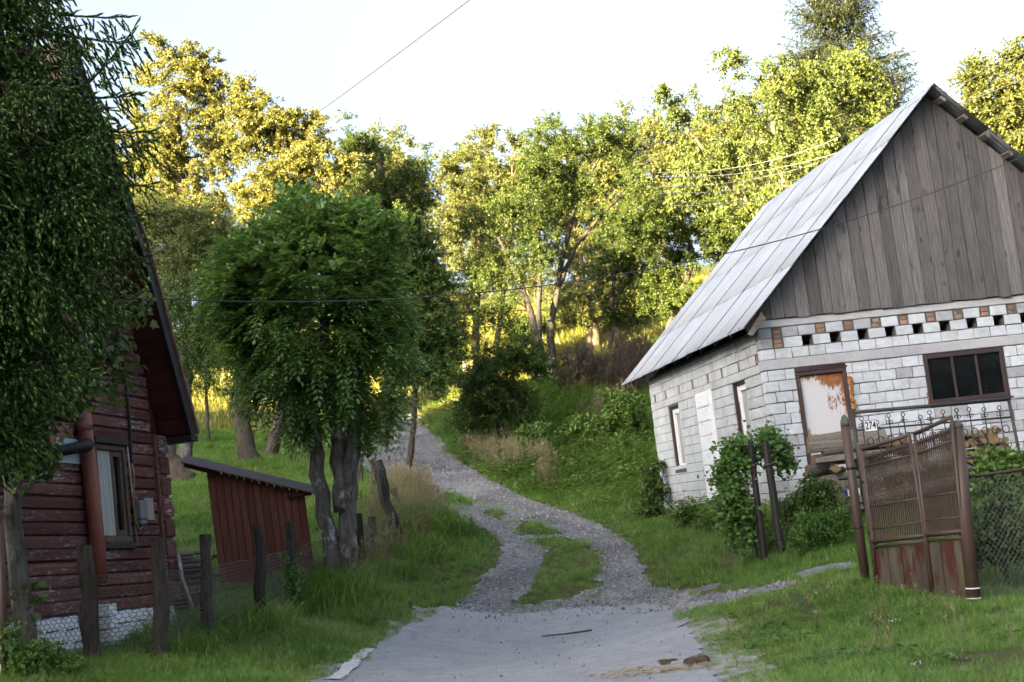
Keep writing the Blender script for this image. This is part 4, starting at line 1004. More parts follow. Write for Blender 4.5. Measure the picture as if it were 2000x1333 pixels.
for px, py in [(1682,815),(1712,822),(1735,809),(1763,807),(1797,812),(1815,803),(1841,802),(1868,799),(1892,797),(1921,797),(1951,794)]:
    m = MB(); c = ip(px, py) - IB; dn = np.array([.008, 0, -1.0]); ring(m, c - [0, 0, .02], .026, .006)
    s = c - [0, 0, .046]; m.tube([s, s - [0, 0, .5], s - [0, 0, 1.02]], .0085, 5)
    for sg_ in (-1, 1): ring(m, s - [0, 0, .055] + idr * .024 * sg_, .019, .005)
    m.build('bar', MAT['ironblack'], iron, True)
for px in (1947, 1972):
    m = MB(); c = ip(px, 866) - IB; ring(m, c - [0, 0, .02], .024, .006); s = c - [0, 0, .046]; m.tube([s, s - [0, 0, .5]], .0085, 5)
    for sg_ in (-1, 1): ring(m, s - [0, 0, .055] + idr * .024 * sg_, .017, .005)
    m.build('short_bar', MAT['ironblack'], iron, True)
for k in range(14):
    t = k / 13; px = 1700 + 265 * t; m = MB(); ring(m, ip(px, 862 - 24 * t) - IB, .046, .007, 14); m.build('ring', MAT['ironblack'], iron, True)
# number plate of the house
pc = ip(1698.5, 832.5) - inn * -.03; PR = math.atan2(idr[1], idr[0])
plate = thing('number_plate', 'small white enamel house number plate reading 274 on the iron fence', 'sign', pc, PR)
def rrect(w, h, r, y0, y1, n=5):
    pts = []
    for cx, cz, a0 in ((w / 2 - r, h / 2 - r, 0), (-w / 2 + r, h / 2 - r, 90), (-w / 2 + r, -h / 2 + r, 180), (w / 2 - r, -h / 2 + r, 270)):
        for k in range(n + 1): a = R_(a0 + 90 * k / n); pts.append((cx + r * math.cos(a), cz + r * math.sin(a)))
    return MB().prism(pts, y0, y1)
rrect(.178, .145, .018, 0, .006).build('plate_border', MAT['dark'], plate)
rrect(.164, .131, .014, -.003, .0).build('plate_face', MAT['white'], plate)
def text(s, size, parent, loc, mat, sx=1.0, rot=(math.pi / 2, 0, 0), name='lettering', off=0.0):
    c = bpy.data.curves.new(name, 'FONT'); c.body = s; c.size = size; c.align_x = 'CENTER'; c.align_y = 'CENTER'; c.extrude = .0012; c.offset = off
    o = put(name, c); bpy.context.view_layer.update()
    me = bpy.data.meshes.new_from_object(o.evaluated_get(bpy.context.evaluated_depsgraph_get())); bpy.data.objects.remove(o)
    me.materials.clear(); me.materials.append(mat); return put(name, me, parent, loc, rot, (sx, 1, 1))
text('274', .135, plate, (0, -.005, 0), MAT['dark'], .72, off=.002, name='numerals')

# ------------------------------------------------------------------ firewood by the gable
logms = []
for k in range(7):
    n = (7, 8, 5, 6, 9, 4, 7)[k]; a = np.sort(np.linspace(0, 2 * math.pi, n, endpoint=False) + rng.uniform(-.25, .25, n)); r = rng.uniform(.72, 1.05, n)
    if k in (2, 3, 5): r = np.where(np.sin(a) < -.1, r * .55, r)
    m = MB(); pts = np.c_[np.cos(a) * r, np.sin(a) * r]; v = []
    for y, sc in ((0, .98), (.02, 1), (.5, 1.03), (.98, 1), (1, .98)): v += [(p[0] * sc + rng.uniform(-.03, .03), y, p[1] * sc + rng.uniform(-.03, .03)) for p in pts]
    f = [(i * n + q, i * n + (q + 1) % n, (i + 1) * n + (q + 1) % n, (i + 1) * n + q) for i in range(4) for q in range(n)]
    m.add(v, f); m.f += [tuple(range(n))[::-1], tuple(range(4 * n, 5 * n))]
    me = m.mesh('firewood_log', [MAT['log_bark'], MAT['log_end']]); 
    for p in me.polygons[-2:]: p.material_index = 1
    logms.append(me)
def bw(u, y, z): c, s = math.cos(BB_ROT), math.sin(BB_ROT); return (BBO[0] + u * c - y * s, BBO[1] + u * s + y * c, BBO[2] + z)
def log(u, y, z, r, L_, rot, lab, grp='firewood logs stacked at the gable', me=None):
    o = put('firewood_log', me or logms[int(rng.integers(len(logms)))], None, bw(u, y, z), rot, (r, L_, r)); return tag(o, lab, 'log', grp)
row = 0; z = .02
while z < .82:
    u = .88 + rng.uniform(0, .1)
    top = .62
    while u < 3.75:
        lim_ = .86 - .22 * abs(math.sin(u * 2.1 + .4)) - (.3 if 1.95 < u < 2.3 else 0) - (.35 if u > 3.2 else 0)
        r = rng.uniform(.05, .105)
        if z < lim_: log(u + r, -.98 + rng.uniform(-.10, .06), z + r * .8, r, rng.uniform(.42, .55), (rng.uniform(-.06, .06), rng.uniform(0, 6.28), BB_ROT + rng.uniform(-.12, .12)), 'split firewood log stacked cut end forward behind the iron fence')
        u += r * 1.85
    z += .135; row += 1
lg = BB_ROT - math.pi / 2                    # logs lying along the wall
big = [(.2, -.9, .93, .06, .8, .05, 'thin pale log laid topmost, crossing above the longest log', 6), (.14, -1.0, .81, .078, 1.15, -.03, 'longest weathered log lying on top of the pile below the rusty door', 1), (.34, -1.05, .73, .062, .85, .02, 'pale grey log lying second from top under the longest weathered log', 4),
       (.20, -1.05, .615, .085, .95, -.02, 'wide split log with bright grey side, third from top at the left pile end', 2), (.10, -.95, .51, .06, .4, .1, 'stubby log poking out leftmost from the pile end', 0),
       (.85, -.9, .90, .07, .5, -.05, 'brown log resting highest behind the far gate post', 6), (.30, -.98, .33, .06, .9, 0, 'dark log laid under the half round log at the pile end', 3), (.12, -.8, .42, .07, .6, 0, 'shadowed log deep in the left pile end', 3), (.3, -.7, .62, .09, .9, 0, 'shadowed log close to the block wall in the left pile end', 6)]
for u, y, z, r, L_, dr, lab, k in big: log(u, y - .08, z, r * 1.18, L_ * 1.05, (rng.uniform(-.07, .05), rng.uniform(0, 6.28), lg + dr * 2 + rng.uniform(-.12, .12)), lab, None, logms[k])
log(.47, -1.2, .46, .105, .5, (.05, .2, BB_ROT), 'half round log with cracked orange cut face at the pile end', None, logms[5])
log(.33, -1.25, .06, .07, .4, (0, 1.2, BB_ROT + .2), 'pale round log lying on the ground beside the grey crate', None, logms[0])
# grey crate with an old car plate
crate = thing('wooden_crate', 'grey weathered wooden crate with an old car plate under the logs', 'crate', bw(.41, -1.24, -.06), BB_ROT)
for k in range(3): MB().cbox((0, 0, .02 + .115 * k), (.75, .02, .125 + .115 * k), .005, .005).build('slat', MAT['plank'], crate)
MB().cbox((.0, -.022, .0), (.06, .0, .38), .005).cbox((.69, -.022, .0), (.75, .0, .38), .005).cbox((.10, -.022, .0), (.15, .0, .36), .005).build('cleat', MAT['plank'], crate)
MB().cbox((0, .02, 0), (.02, .45, .36), .004).cbox((.73, .02, 0), (.75, .45, .36), .004).cbox((.02, .43, 0), (.73, .45, .36), .004).build('crate_side', MAT['plank'], crate)
MB().cbox((-.1, -.12, -.08), (.9, .4, -.01), .01, .01).build('bearer', MAT['plank'], crate)
tg = thing('car_plate', 'old white car plate with blue edge and red letters NS on the crate', 'sign', bw(.60, -1.27, .11), BB_ROT)
MB().cbox((-.055, 0, -.055), (.16, .004, .055), .002).build('plate_face', MAT['white'], tg)
MB().cbox((-.055, -.003, -.055), (-.025, .0, .055), .001).build('plate_edge', MAT['blue'], tg)
text('NS', .085, tg, (.03, -.003, 0), MAT['platered'], .7, off=.002)

# stacked sticks behind the left fence
WP = at(362, 1180, 18.6); wz = g1(WP[0], WP[1])
for k in range(46):
    r_ = k // 4; z = wz + .05 + r_ * .075; o = put('firewood_stick', logms[k % 5], None, (WP[0] - .34 + rng.uniform(-.04, .08), WP[1] + (k % 4) * .12 + rng.uniform(-.02, .02), z), (rng.uniform(-.05, .05), rng.uniform(0, 6.28), -math.pi / 2 + rng.uniform(-.12, .12)), (rng.uniform(.028, .042),) * 1 + (rng.uniform(.5, .72), rng.uniform(.03, .042)))
    tag(o, 'thin grey stick stacked in the pile by the wooden house corner', 'stick', 'sticks stacked by the house corner')
a, b = at(348, 1085, 17.9), at(378, 1196, 17.7)
o = tag(MB().tube([a, a * .6 + b * .4 + [-.03, 0, 0], b], [.022, .028, .024], 8).build('leaning_stick', MAT['birchstick'], None, True), 'pale bare stick leaning on the stick pile', 'stick')
a, b = at(345, 1238, 17.3), at(400, 1232, 17.5)
tag(MB().tube([a, b], [.06, .055], 10).build('drain_pipe', MAT['dark'], None, True), 'short dark pipe lying at the foot of the house corner', 'pipe')

# ------------------------------------------------------------------ dark posts with creeper by the outbuilding
for (a, b, c, d, Y_, r, lab) in [(1490,1070,1465,862,19.4,.045,'scorched black post on the creeper side of the pair'),(1529,1090,1494,862,19.2,.055,'scorched black post with red flecks, nearer of the pair by the barn')]:
    bb = at(a, b, Y_); bb[2] = g1(bb[0], bb[1]); o = thing('black_post', lab, 'post', bb)
    post_mesh([0, 0, -.2], at(c, d, Y_) - bb, r, None, .06, 10).build('shaft', MAT['oldblack'], o)
    MB().tube([(at(c, d, Y_) - bb) * .78, (at(c, d, Y_) - bb) * .81], r * 1.15, 10).build('band', MAT['ironblack'], o, True)
# dark red metal gate cut by the left frame edge
p = at(8, 1320, 13.7); p[2] = g1(p[0], p[1]); rg = thing('metal_gate', 'dark red tubular gate edge beside the leafy trunk, far left', 'gate', p)
t_ = at(-2, 975, 13.7) - p; e_ = np.array([-.95, .3, 0])
MB().tube([[0, 0, -.2], t_], .036, 12).build('stile', MAT['gatepipe'], rg, True)
for z in (.25, 1.6): MB().tube([t_ * (z / 1.7), t_ * (z / 1.7) + e_ * .8], .02, 8).build('rail', MAT['redpipe'], rg, True)
for k in range(1, 6): MB().tube([t_ * .15 + e_ * .1 * k, t_ * .94 + e_ * .1 * k], .009, 6).build('bar', MAT['redpipe'], rg, True)
MB().cbox((-.22, .06, .06), (-.03, .085, .28), .004).build('plate', MAT['whitewash'], rg)

# ------------------------------------------------------------------ things lying on the road
a, b = gnd(1060, 1250), gnd(1156, 1238); m = MB(); s = np.linspace(0, 1, 8)[:, None]; pp_ = a + (b - a) * s + rng.normal(0, .012, (8, 3)); pp_[:, 2] = hgt(pp_[:, 0], pp_[:, 1]) + .042
tag(m.tube(pp_, np.linspace(.009, .013, 8), 6, True, .1).build('fallen_stick', MAT['bark'], None, True), 'thin dark stick lying across the asphalt', 'stick')
c = gnd(1358, 1302); ds = thing('dung_pile', 'small brown lump of dung on the asphalt near the right verge', 'dung', (c[0], c[1], g1(c[0], c[1]) + .03))
for k in range(6):
    m = MB(); th_ = np.linspace(0, math.pi / 2, 5); r = rng.uniform(.04, .075); d = rng.normal(0, .045, 2); m.tube([(d[0], d[1], r * .8 * math.sin(x) - .005) for x in th_], r * np.cos(th_) * .98 + .003, 9, True, .15); m.build('lump', MAT['dung'], ds, True)
c = gnd(1322, 1296); ds = thing('dung_pile', 'flat smear of dung beside the larger brown lump', 'dung', (c[0], c[1], g1(c[0], c[1]) + .03))
for k in range(3):
    m = MB(); th_ = np.linspace(0, math.pi / 2, 4); r = rng.uniform(.04, .06); d = rng.normal(0, .05, 2); m.tube([(d[0], d[1], r * .35 * math.sin(x) - .003) for x in th_], r * np.cos(th_) + .003, 8, True, .2); m.build('lump', MAT['dung'], ds, True)
c = at(78, 1345, 13.4); c[2] = g1(c[0], c[1]); v = []
m = MB(); th_ = np.linspace(-.6, math.pi / 2, 8); m.tube([(0, 0, .11 * math.sin(x)) for x in th_], 0.17 * np.cos(th_) + .004, 14, True, .12)
o = m.build('boulder', MAT['bigstone'], None, True); o.location = c + [0, 0, .05]; tag(o, 'grey rounded boulder in the left foreground weeds', 'boulder')

# ------------------------------------------------------------------ foliage builders
def leaf_quads(pos, axis, normal, L, W):
    axis = nrm(axis); side = nrm(np.cross(normal, axis)); nn_ = np.cross(axis, side); L = np.asarray(L)[:, None]; W = np.asarray(W)[:, None]
    V = np.stack([pos, pos + axis * L * .48 + side * W * .5 + nn_ * W * .16, pos + axis * L - nn_ * L * .08, pos + axis * L * .48 - side * W * .5 + nn_ * W * .16], 1)
    return V.reshape(-1, 3), np.arange(len(pos) * 4).reshape(-1, 4)
_mp = np.array([(0, 0), (.10, .22), (.05, .55), (.30, .42), (.48, .62), (.60, .28), (1.0, .0), (.60, -.28), (.48, -.62), (.30, -.42), (.05, -.55), (.10, -.22)])
def leaf_maple(pos, axis, normal, L):
    axis = nrm(axis); side = nrm(np.cross(normal, axis)); nn_ = np.cross(axis, side); L = np.asarray(L)[:, None]
    V = np.stack([pos + axis * L * x + side * L * y - nn_ * L * .25 * (x * x + y * y) for x, y in _mp], 1); n = len(_mp)
    F = np.concatenate([np.arange(len(pos))[:, None] * n + [0, k, k + 1] for k in range(1, n - 1)]); return V.reshape(-1, 3), F
def leaf_tris(pos, axis, normal, L, W):    # far foliage: one folded-looking facet per leaf
    axis = nrm(axis); side = nrm(np.cross(normal, axis)); L = np.asarray(L)[:, None]; W = np.asarray(W)[:, None]
    V = np.stack([pos - side * W * .3, pos + axis * L * .55 + side * W * .75, pos + axis * L - side * W * .3], 1)
    return V.reshape(-1, 3), np.arange(len(pos) * 3).reshape(-1, 3)
def sphere(n, r=None):
    r = r or rng; v = r.normal(size=(n, 3)); return nrm(v)
def E(px, py, Y_, rx, ry, w=1.0, dep=None):
    k = FPX / Y_; return (at(px, py, Y_), np.array([rx / k, (dep or rx) / k, ry / k]), w)
def crown_points(ells, n, shell=.55):
    w = np.array([e[2] * (e[1][0] * e[1][1] * e[1][2]) ** .75 for e in ells]); c = rng.choice(len(ells), n, p=w / w.sum())
    d = sphere(n); r = rng.random(n) ** shell
    return np.array([ells[i][0] for i in c]) + d * r[:, None] * np.array([ells[i][1] for i in c])
def limbs(m, stems, pts, r_min, curve=.12, up=.15):
    """grow limbs from the stems out to every foliage cluster"""
    nodes = []; rad = []
    for path, rr in stems:
        path = np.asarray(path, float); t = np.linspace(0, 1, 14); s = np.linspace(0, 1, len(path))
        q = np.stack([np.interp(t, s, path[:, k]) for k in range(3)], 1); r = np.interp(t, np.linspace(0, 1, len(rr)), rr)
        m.tube(q + np.r_[[np.zeros(3)], rng.normal(0, .15, (13, 3)) * r[1:, None]], r, 9, True, .07)
        for k in range(5, 14): nodes.append(q[k]); rad.append(r[k])
    axis_d = np.min([np.linalg.norm(pts - n_, axis=1) for n_ in nodes], axis=0)
    for i in np.argsort(axis_d):
        c = pts[i]; N_ = np.array(nodes); d = np.linalg.norm(N_ - c, axis=1) + 1.3 * np.maximum(0, N_[:, 2] - c[2] + .1); k = int(np.argmin(d)); a = N_[k]
        l = np.linalg.norm(c - a); r0 = min(rad[k] * .62, .010 + .018 * l + r_min); r1 = max(r_min, r0 * .35)
        mid1 = a + (c - a) * .4 + np.array([0, 0, up * l * .6]) + rng.normal(0, curve * l * .5, 3); mid2 = a + (c - a) * .72 + np.array([0, 0, up * l * .5]) + rng.normal(0, curve * l * .4, 3)
        m.tube([a, mid1, mid2, c], [r0, r0 * .8, (r0 + r1) / 2, r1], 5, False)
        nodes += [mid1, mid2, c]; rad += [r0 * .8, (r0 + r1) / 2, r1]
def sprigs(pts, per, L, W, tw=6, tl=.45, droop=.25, flat=.8, ctr=None, fn=None):
    n = len(pts); T = n * tw; base = np.repeat(pts, tw, 0)
    d = sphere(T) * [1, 1, flat]
    if ctr is not None: d += nrm(base - ctr) * .6
    d[:, 2] += .1; d = nrm(d); tlen = tl * rng.uniform(.5, 1.15, T)
    k = per // tw; t = rng.random((T, k)); P = base[:, None] + d[:, None] * (t * tlen[:, None])[..., None] - np.array([0, 0, 1.0]) * (droop * t ** 2 * tlen[:, None])[..., None]
    P = P.reshape(-1, 3) + rng.normal(0, L * .45, (T * k, 3)); D = np.repeat(d, k, 0)
    ax = D * .6 + sphere(T * k) * .8 - [0, 0, droop]; nm = sphere(T * k) * .8 + [0, 0, .8]
    s = rng.uniform(.7, 1.2, T * k); return (fn or leaf_quads)(P, ax, nm, L * s, W * s)
def ground_base(px, Y_):
    p = at(px, 1000, Y_); return np.array([p[0], p[1], g1(p[0], p[1])])
def tree(name, lab, ells, mat, bark, stems=None, base=None, ncl=170, per=108, L=0.100, W=0.058, r0=.16, group=None, tl=.5, droop=.25, r_min=.006, up=.15, shell=.5, cat='tree', tw=6):
    if base is None: base = np.array([stems[0][0][0][0], stems[0][0][0][1], g1(*stems[0][0][0][:2])])
    if stems is None:
        c = np.mean([e[0] for e in ells], 0); top = c[2] + .45 * (max(e[0][2] + e[1][2] for e in ells) - c[2]); a = base - [0, 0, .3]
        stems = [([a, base * .55 + np.array([c[0], c[1], (base[2] + c[2]) / 2]) * .45 + rng.normal(0, .12, 3), c, [c[0] + rng.normal(0, .2), c[1], top]], [r0 * 1.25, r0, r0 * .62, r0 * .12])]
    o = thing(name, lab, cat, base, group=group)
    pts = crown_points(ells, ncl, shell); m = MB(); limbs(m, stems, pts, r_min, up=up)
    m.v = [v - base for v in m.v]; m.build('trunk', bark, o, True)
    ctr = np.mean([e[0] for e in ells], 0)
    V, F = sprigs(pts, int(per * 1.36 / 6) * 6, L * .88, W * .95, tw, tl, droop, ctr=ctr, fn=leaf_tris); put('crown', raw_mesh('crown', V - base, F, mat), o); return o
S = lambda Y_, *q: [at(a, b, Y_) for a, b in q]

# sunlit and shaded trees up the slope
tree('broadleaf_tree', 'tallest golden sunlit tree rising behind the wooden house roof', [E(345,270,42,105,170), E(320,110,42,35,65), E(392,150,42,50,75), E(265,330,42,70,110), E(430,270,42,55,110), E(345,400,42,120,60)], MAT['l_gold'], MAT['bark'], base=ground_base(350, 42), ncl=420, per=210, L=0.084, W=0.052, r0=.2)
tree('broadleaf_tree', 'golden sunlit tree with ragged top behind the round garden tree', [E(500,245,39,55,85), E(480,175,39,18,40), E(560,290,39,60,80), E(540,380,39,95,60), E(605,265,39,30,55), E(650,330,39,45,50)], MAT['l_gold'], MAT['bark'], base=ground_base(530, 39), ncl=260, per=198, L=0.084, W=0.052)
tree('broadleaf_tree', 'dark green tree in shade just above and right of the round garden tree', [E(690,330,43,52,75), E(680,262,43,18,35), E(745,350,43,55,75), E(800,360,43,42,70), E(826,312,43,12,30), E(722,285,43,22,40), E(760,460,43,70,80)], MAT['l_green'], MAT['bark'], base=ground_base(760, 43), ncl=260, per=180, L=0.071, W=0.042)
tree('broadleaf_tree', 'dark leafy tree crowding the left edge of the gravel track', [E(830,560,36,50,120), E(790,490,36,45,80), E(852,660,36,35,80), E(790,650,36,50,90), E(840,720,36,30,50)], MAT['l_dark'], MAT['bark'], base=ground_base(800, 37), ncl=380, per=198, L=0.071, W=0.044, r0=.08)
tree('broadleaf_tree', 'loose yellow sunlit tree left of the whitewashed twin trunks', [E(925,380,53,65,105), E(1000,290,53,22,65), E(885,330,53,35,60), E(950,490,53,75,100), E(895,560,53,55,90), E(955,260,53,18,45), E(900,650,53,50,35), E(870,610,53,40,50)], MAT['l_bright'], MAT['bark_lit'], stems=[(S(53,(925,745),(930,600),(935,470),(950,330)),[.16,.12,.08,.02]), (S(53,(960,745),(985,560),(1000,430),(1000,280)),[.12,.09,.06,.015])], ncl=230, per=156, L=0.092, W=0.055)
tree('broadleaf_tree', 'open crowned tree arching right above a slim whitewashed trunk', [E(1175,270,44,75,45), E(1085,290,44,60,60), E(1235,350,44,45,70), E(1110,380,44,70,60), E(1210,430,44,55,50), E(1255,420,44,25,60)], MAT['l_green'], MAT['bark_white'], stems=[(S(44,(1082,742),(1074,640),(1090,555),(1112,440),(1150,345),(1195,270)),[.145,.12,.10,.075,.05,.02]), (S(44,(1092,560),(1125,480),(1175,420),(1225,370)),[.08,.06,.045,.02])], ncl=250, per=168, L=0.071, W=0.042)
tree('broadleaf_tree', 'spreading green tree on the broad whitewashed base beside the slim one', [E(925,440,43,50,38), E(1000,420,43,60,55), E(960,520,43,65,45), E(1040,330,43,45,60), E(1045,490,43,50,50), E(975,600,43,50,40)], MAT['l_green'], MAT['bark_white'], stems=[(S(43,(1052,738),(1046,650),(1012,540),(965,450)),[.20,.125,.08,.025]), (S(43,(1058,738),(1052,640),(1055,520),(1050,400)),[.16,.10,.065,.02])], ncl=210, per=156, L=0.071, W=0.042)
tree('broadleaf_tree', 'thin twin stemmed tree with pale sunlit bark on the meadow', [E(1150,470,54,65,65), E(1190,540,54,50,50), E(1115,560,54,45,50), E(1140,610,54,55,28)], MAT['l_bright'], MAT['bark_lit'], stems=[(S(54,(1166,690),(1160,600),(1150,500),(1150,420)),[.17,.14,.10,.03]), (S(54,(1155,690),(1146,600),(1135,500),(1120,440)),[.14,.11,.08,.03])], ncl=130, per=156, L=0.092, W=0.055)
tree('broadleaf_tree', 'crooked dark trunked tree above the dry brown stalks', [E(1200,520,50,60,70), E(1255,500,50,45,60), E(1225,600,50,55,40)], MAT['l_green'], MAT['bark'], stems=[(S(50,(1222,700),(1205,655),(1195,600),(1200,520),(1190,450)),[.16,.13,.1,.07,.02]), (S(50,(1188,690),(1198,640),(1205,580)),[.08,.07,.05])], ncl=140, per=156, L=0.084, W=0.050)
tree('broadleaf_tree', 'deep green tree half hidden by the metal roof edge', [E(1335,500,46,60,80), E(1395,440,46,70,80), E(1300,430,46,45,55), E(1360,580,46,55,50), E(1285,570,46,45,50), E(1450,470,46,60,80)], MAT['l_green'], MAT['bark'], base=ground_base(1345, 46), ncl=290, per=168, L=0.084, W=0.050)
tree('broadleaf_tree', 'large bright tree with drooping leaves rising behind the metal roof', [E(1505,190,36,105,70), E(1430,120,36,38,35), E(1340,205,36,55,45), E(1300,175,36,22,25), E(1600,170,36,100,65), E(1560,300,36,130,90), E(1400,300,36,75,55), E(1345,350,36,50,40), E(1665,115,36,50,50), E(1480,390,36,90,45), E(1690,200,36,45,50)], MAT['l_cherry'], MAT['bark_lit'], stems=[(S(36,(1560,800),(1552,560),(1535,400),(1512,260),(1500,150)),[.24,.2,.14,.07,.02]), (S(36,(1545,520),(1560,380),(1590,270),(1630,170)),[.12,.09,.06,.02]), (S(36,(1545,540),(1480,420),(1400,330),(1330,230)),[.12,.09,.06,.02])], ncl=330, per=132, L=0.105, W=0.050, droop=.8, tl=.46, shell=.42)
tree('broadleaf_tree', 'bright leafy tree cut by the right frame edge above the roof', [E(1960,200,40,75,80), E(1915,150,40,35,35), E(1990,120,40,30,40), E(2030,270,40,80,90), E(1905,230,40,25,40)], MAT['l_bright'], MAT['bark'], base=ground_base(1995, 40), ncl=240, per=114, L=0.120, W=0.070)
tree('broadleaf_tree', 'grey green bushy tree between the house roof and the round tree', [E(320,430,35,45,45), E(390,450,35,55,55), E(345,500,35,60,50), E(290,395,35,35,30), E(440,480,35,45,60)], MAT['l_grey'], MAT['bark_grey'], base=ground_base(370, 35), ncl=220, per=180, L=0.059, W=0.027)
tree('broadleaf_tree', 'leaning dark trunked tree by the corner of the wooden house', [E(355,610,30,45,70), E(335,690,30,35,50), E(400,570,30,35,45), E(385,650,30,35,60)], MAT['l_dark'], MAT['bark'], stems=[(S(30,(368,945),(345,915),(322,875),(320,780),(345,650)),[.26,.21,.18,.13,.05])], ncl=190, per=168, L=0.046, W=0.024, droop=.8)
tree('broadleaf_tree', 'slender young tree with thin straight trunk on the shaded lawn', [E(400,690,42,36,40), E(408,740,42,26,25)], MAT['l_green'], MAT['bark'], stems=[(S(42,(407,860),(404,800),(402,740),(400,670)),[.06,.055,.04,.015])], ncl=60, per=84, L=0.080, W=0.045)
tree('broadleaf_tree', 'old tree with dark ivy covered trunk behind the garden shed', [E(455,600,36,65,110), E(520,520,36,65,90), E(570,620,36,55,100), E(470,760,36,40,50), E(520,700,36,60,60)], MAT['l_green'], MAT['bark'], stems=[(S(36,(492,912),(476,850),(466,760),(480,620)),[.27,.21,.17,.06])], ncl=250, per=168, L=0.063, W=0.035)
tree('elder_bush', 'dark green bushy elder on the bank right of the gravel track', [E(960,745,39,55,65), E(1020,705,39,55,45), E(930,810,39,42,42), E(1000,790,39,45,45), E(985,850,39,40,35)], MAT['l_dark'], MAT['bark'], stems=[(S(39,(1034,860),(1010,800),(1000,740),(1010,690)),[.09,.075,.05,.02]), (S(39,(985,880),(970,820),(955,740)),[.06,.05,.02])], ncl=230, per=168, L=0.071, W=0.042, cat='bush')
for (px, Y_, lab) in [(1100,59,'young whitewashed tree between the slim trunk and the pale twin stems'),(1257,60,'young whitewashed tree on the meadow near the roof edge'),(940,58,'young whitewashed tree in sunlit grass left of the elder bush'),(1310,64,'smallest whitewashed tree highest on the meadow by the roof')]:
    b = ground_base(px, Y_); t_ = b + [-.12, 0, 2.6]
    e = (t_ + [0, 0, .4], np.array([1.0, .9, .8]), 1)
    tree('orchard_tree', lab, [e], MAT['l_bright'], MAT['bark_white'], stems=[([b - [0, 0, .1], b + [-.05, 0, 1.2], t_ + [0, 0, .3]], [.085, .075, .02])], base=b, ncl=45, per=84, L=0.100, W=0.060, group='young whitewashed trees on the meadow')
backs = [(250,72,330,150,170),(430,74,420,140,150),(640,76,480,130,140),(820,78,500,120,140),(1010,76,520,110,110),(1180,80,480,120,120),(1360,78,440,130,140),(1560,76,420,150,160),(150,70,420,150,170),(1760,78,380,140,150)]
blab = ['golden background tree just right of the spruce tips','golden background tree behind the grey green bushy tree','background tree glimpsed behind the round garden tree','background tree glimpsed behind the tree by the track','background tree at the end of the sunlit meadow','background tree behind the arching open crowned tree','background tree behind the deep green roofside tree','background tree behind the large bright drooping tree','background tree hidden behind the spruce boughs','background tree behind the ridge of the metal roof']
proto_t = None
for k, ((px, Y_, py, rx, ry), lab) in enumerate(zip(backs, blab)):
    b = ground_base(px, Y_)
    if k == 0:
        e = [(b + np.array([0, 0, 5.5]), np.array([3.6, 3.4, 3.6]), 1), (b + np.array([1.2, 0, 8.2]), np.array([2.0, 2.0, 2.2]), 1), (b + np.array([-1.6, .3, 7.0]), np.array([1.8, 1.8, 2.0]), 1)]
        proto_t = tree('background_tree', lab, e, MAT['l_bright'], MAT['bark'], base=b, ncl=300, per=108, L=0.170, W=0.100, group='trees at the top of the meadow', tl=.8)
    else:
        o = proto_t.copy(); COL.objects.link(o); o.location = b; s = rng.uniform(.85, 1.2); o.scale = (s, s, s * rng.uniform(.9, 1.1)); o.rotation_euler = (0, 0, rng.uniform(0, 6.28)); o['label'] = lab
        for ch in proto_t.children: c = ch.copy(); COL.objects.link(c); c.parent = o

# the round pollarded tree by the fence: two trunks, feathery leaves
def ash():
    Y_ = 20.6; b = at(658, 1132, Y_); b[2] = g1(b[0], b[1])
    o = thing('pollard_tree', 'dense round garden tree with two mossy trunks by the fence', 'tree', b)
    st_ = [(S(Y_,(648,1150),(645,1060),(625,960),(612,860),(600,760),(560,640)),[.18,.128,.118,.108,.08,.045]), (S(Y_,(672,1150),(676,1050),(680,950),(690,860),(690,740),(700,620)),[.18,.128,.118,.11,.08,.045]), (S(Y_,(668,1000),(660,860),(640,720),(630,560)),[.12,.11,.09,.04])]
    ells = [E(605,560,Y_,160,145), E(515,560,Y_,100,105), E(700,590,Y_,88,110), E(610,445,Y_,118,65), E(560,700,Y_,120,80), E(700,720,Y_,95,75), E(620,780,Y_,70,60), E(485,640,Y_,60,65), E(690,480,Y_,80,70), E(432,560,Y_,28,50), E(752,640,Y_,38,75), E(735,805,Y_,45,32)]
    pts = crown_points(ells, 640, .33); m = MB(); limbs(m, st_, pts[:330], .006); m.v = [v - b for v in m.v]; m.build('trunk', MAT['bark_ash'], o, True)
    ctr = at(620, 640, Y_); fr = 12; n = len(pts) * fr; P = np.repeat(pts, fr, 0) + rng.normal(0, .09, (n, 3))
    out = nrm(P - ctr); d = nrm(out * .8 + sphere(n) * .75 + [0, 0, .25]); L = rng.uniform(.18, .33, n); dr = rng.uniform(.2, .9, n)
    pos = []; ax = []; nm = []; ln = []; sd = nrm(np.cross(d, [0, 0, 1.0])); up = np.cross(sd, d)
    for k in range(5):
        t = .22 + .17 * k; c = P + d * (L * t)[:, None] - np.array([0, 0, 1.0]) * (L * dr * t * t)[:, None]
        for s in (-1, 1): pos.append(c); ax.append(sd * s * .9 + d * .55 - np.array([0, 0, .35]) * dr[:, None]); nm.append(up + rng.normal(0, .25, (n, 3))); ln.append(L * (.40 - .05 * abs(k - 2)))
    t = 1.02; pos.append(P + d * (L * t)[:, None] - np.array([0, 0, 1.0]) * (L * dr)[:, None]); ax.append(d - np.array([0, 0, 1.0]) * dr[:, None]); nm.append(up); ln.append(L * .38)
    pos, ax, nm, ln = (np.concatenate(q) for q in (pos, ax, nm, ln))
    V, F = leaf_quads(pos, ax, nm, ln, ln * .42); put('crown', raw_mesh('crown', V - b, F, MAT['l_ash']), o)
    q = np.concatenate([crown_points([E(600,840,Y_,14,30)], 26), crown_points([E(710,850,Y_,20,40)], 30)]); V, F = sprigs(q, 24, .07, .045, 4, .18); put('trunk_shoots', raw_mesh('trunk_shoots', V - b, F, MAT['l_ash']), o)
ash()

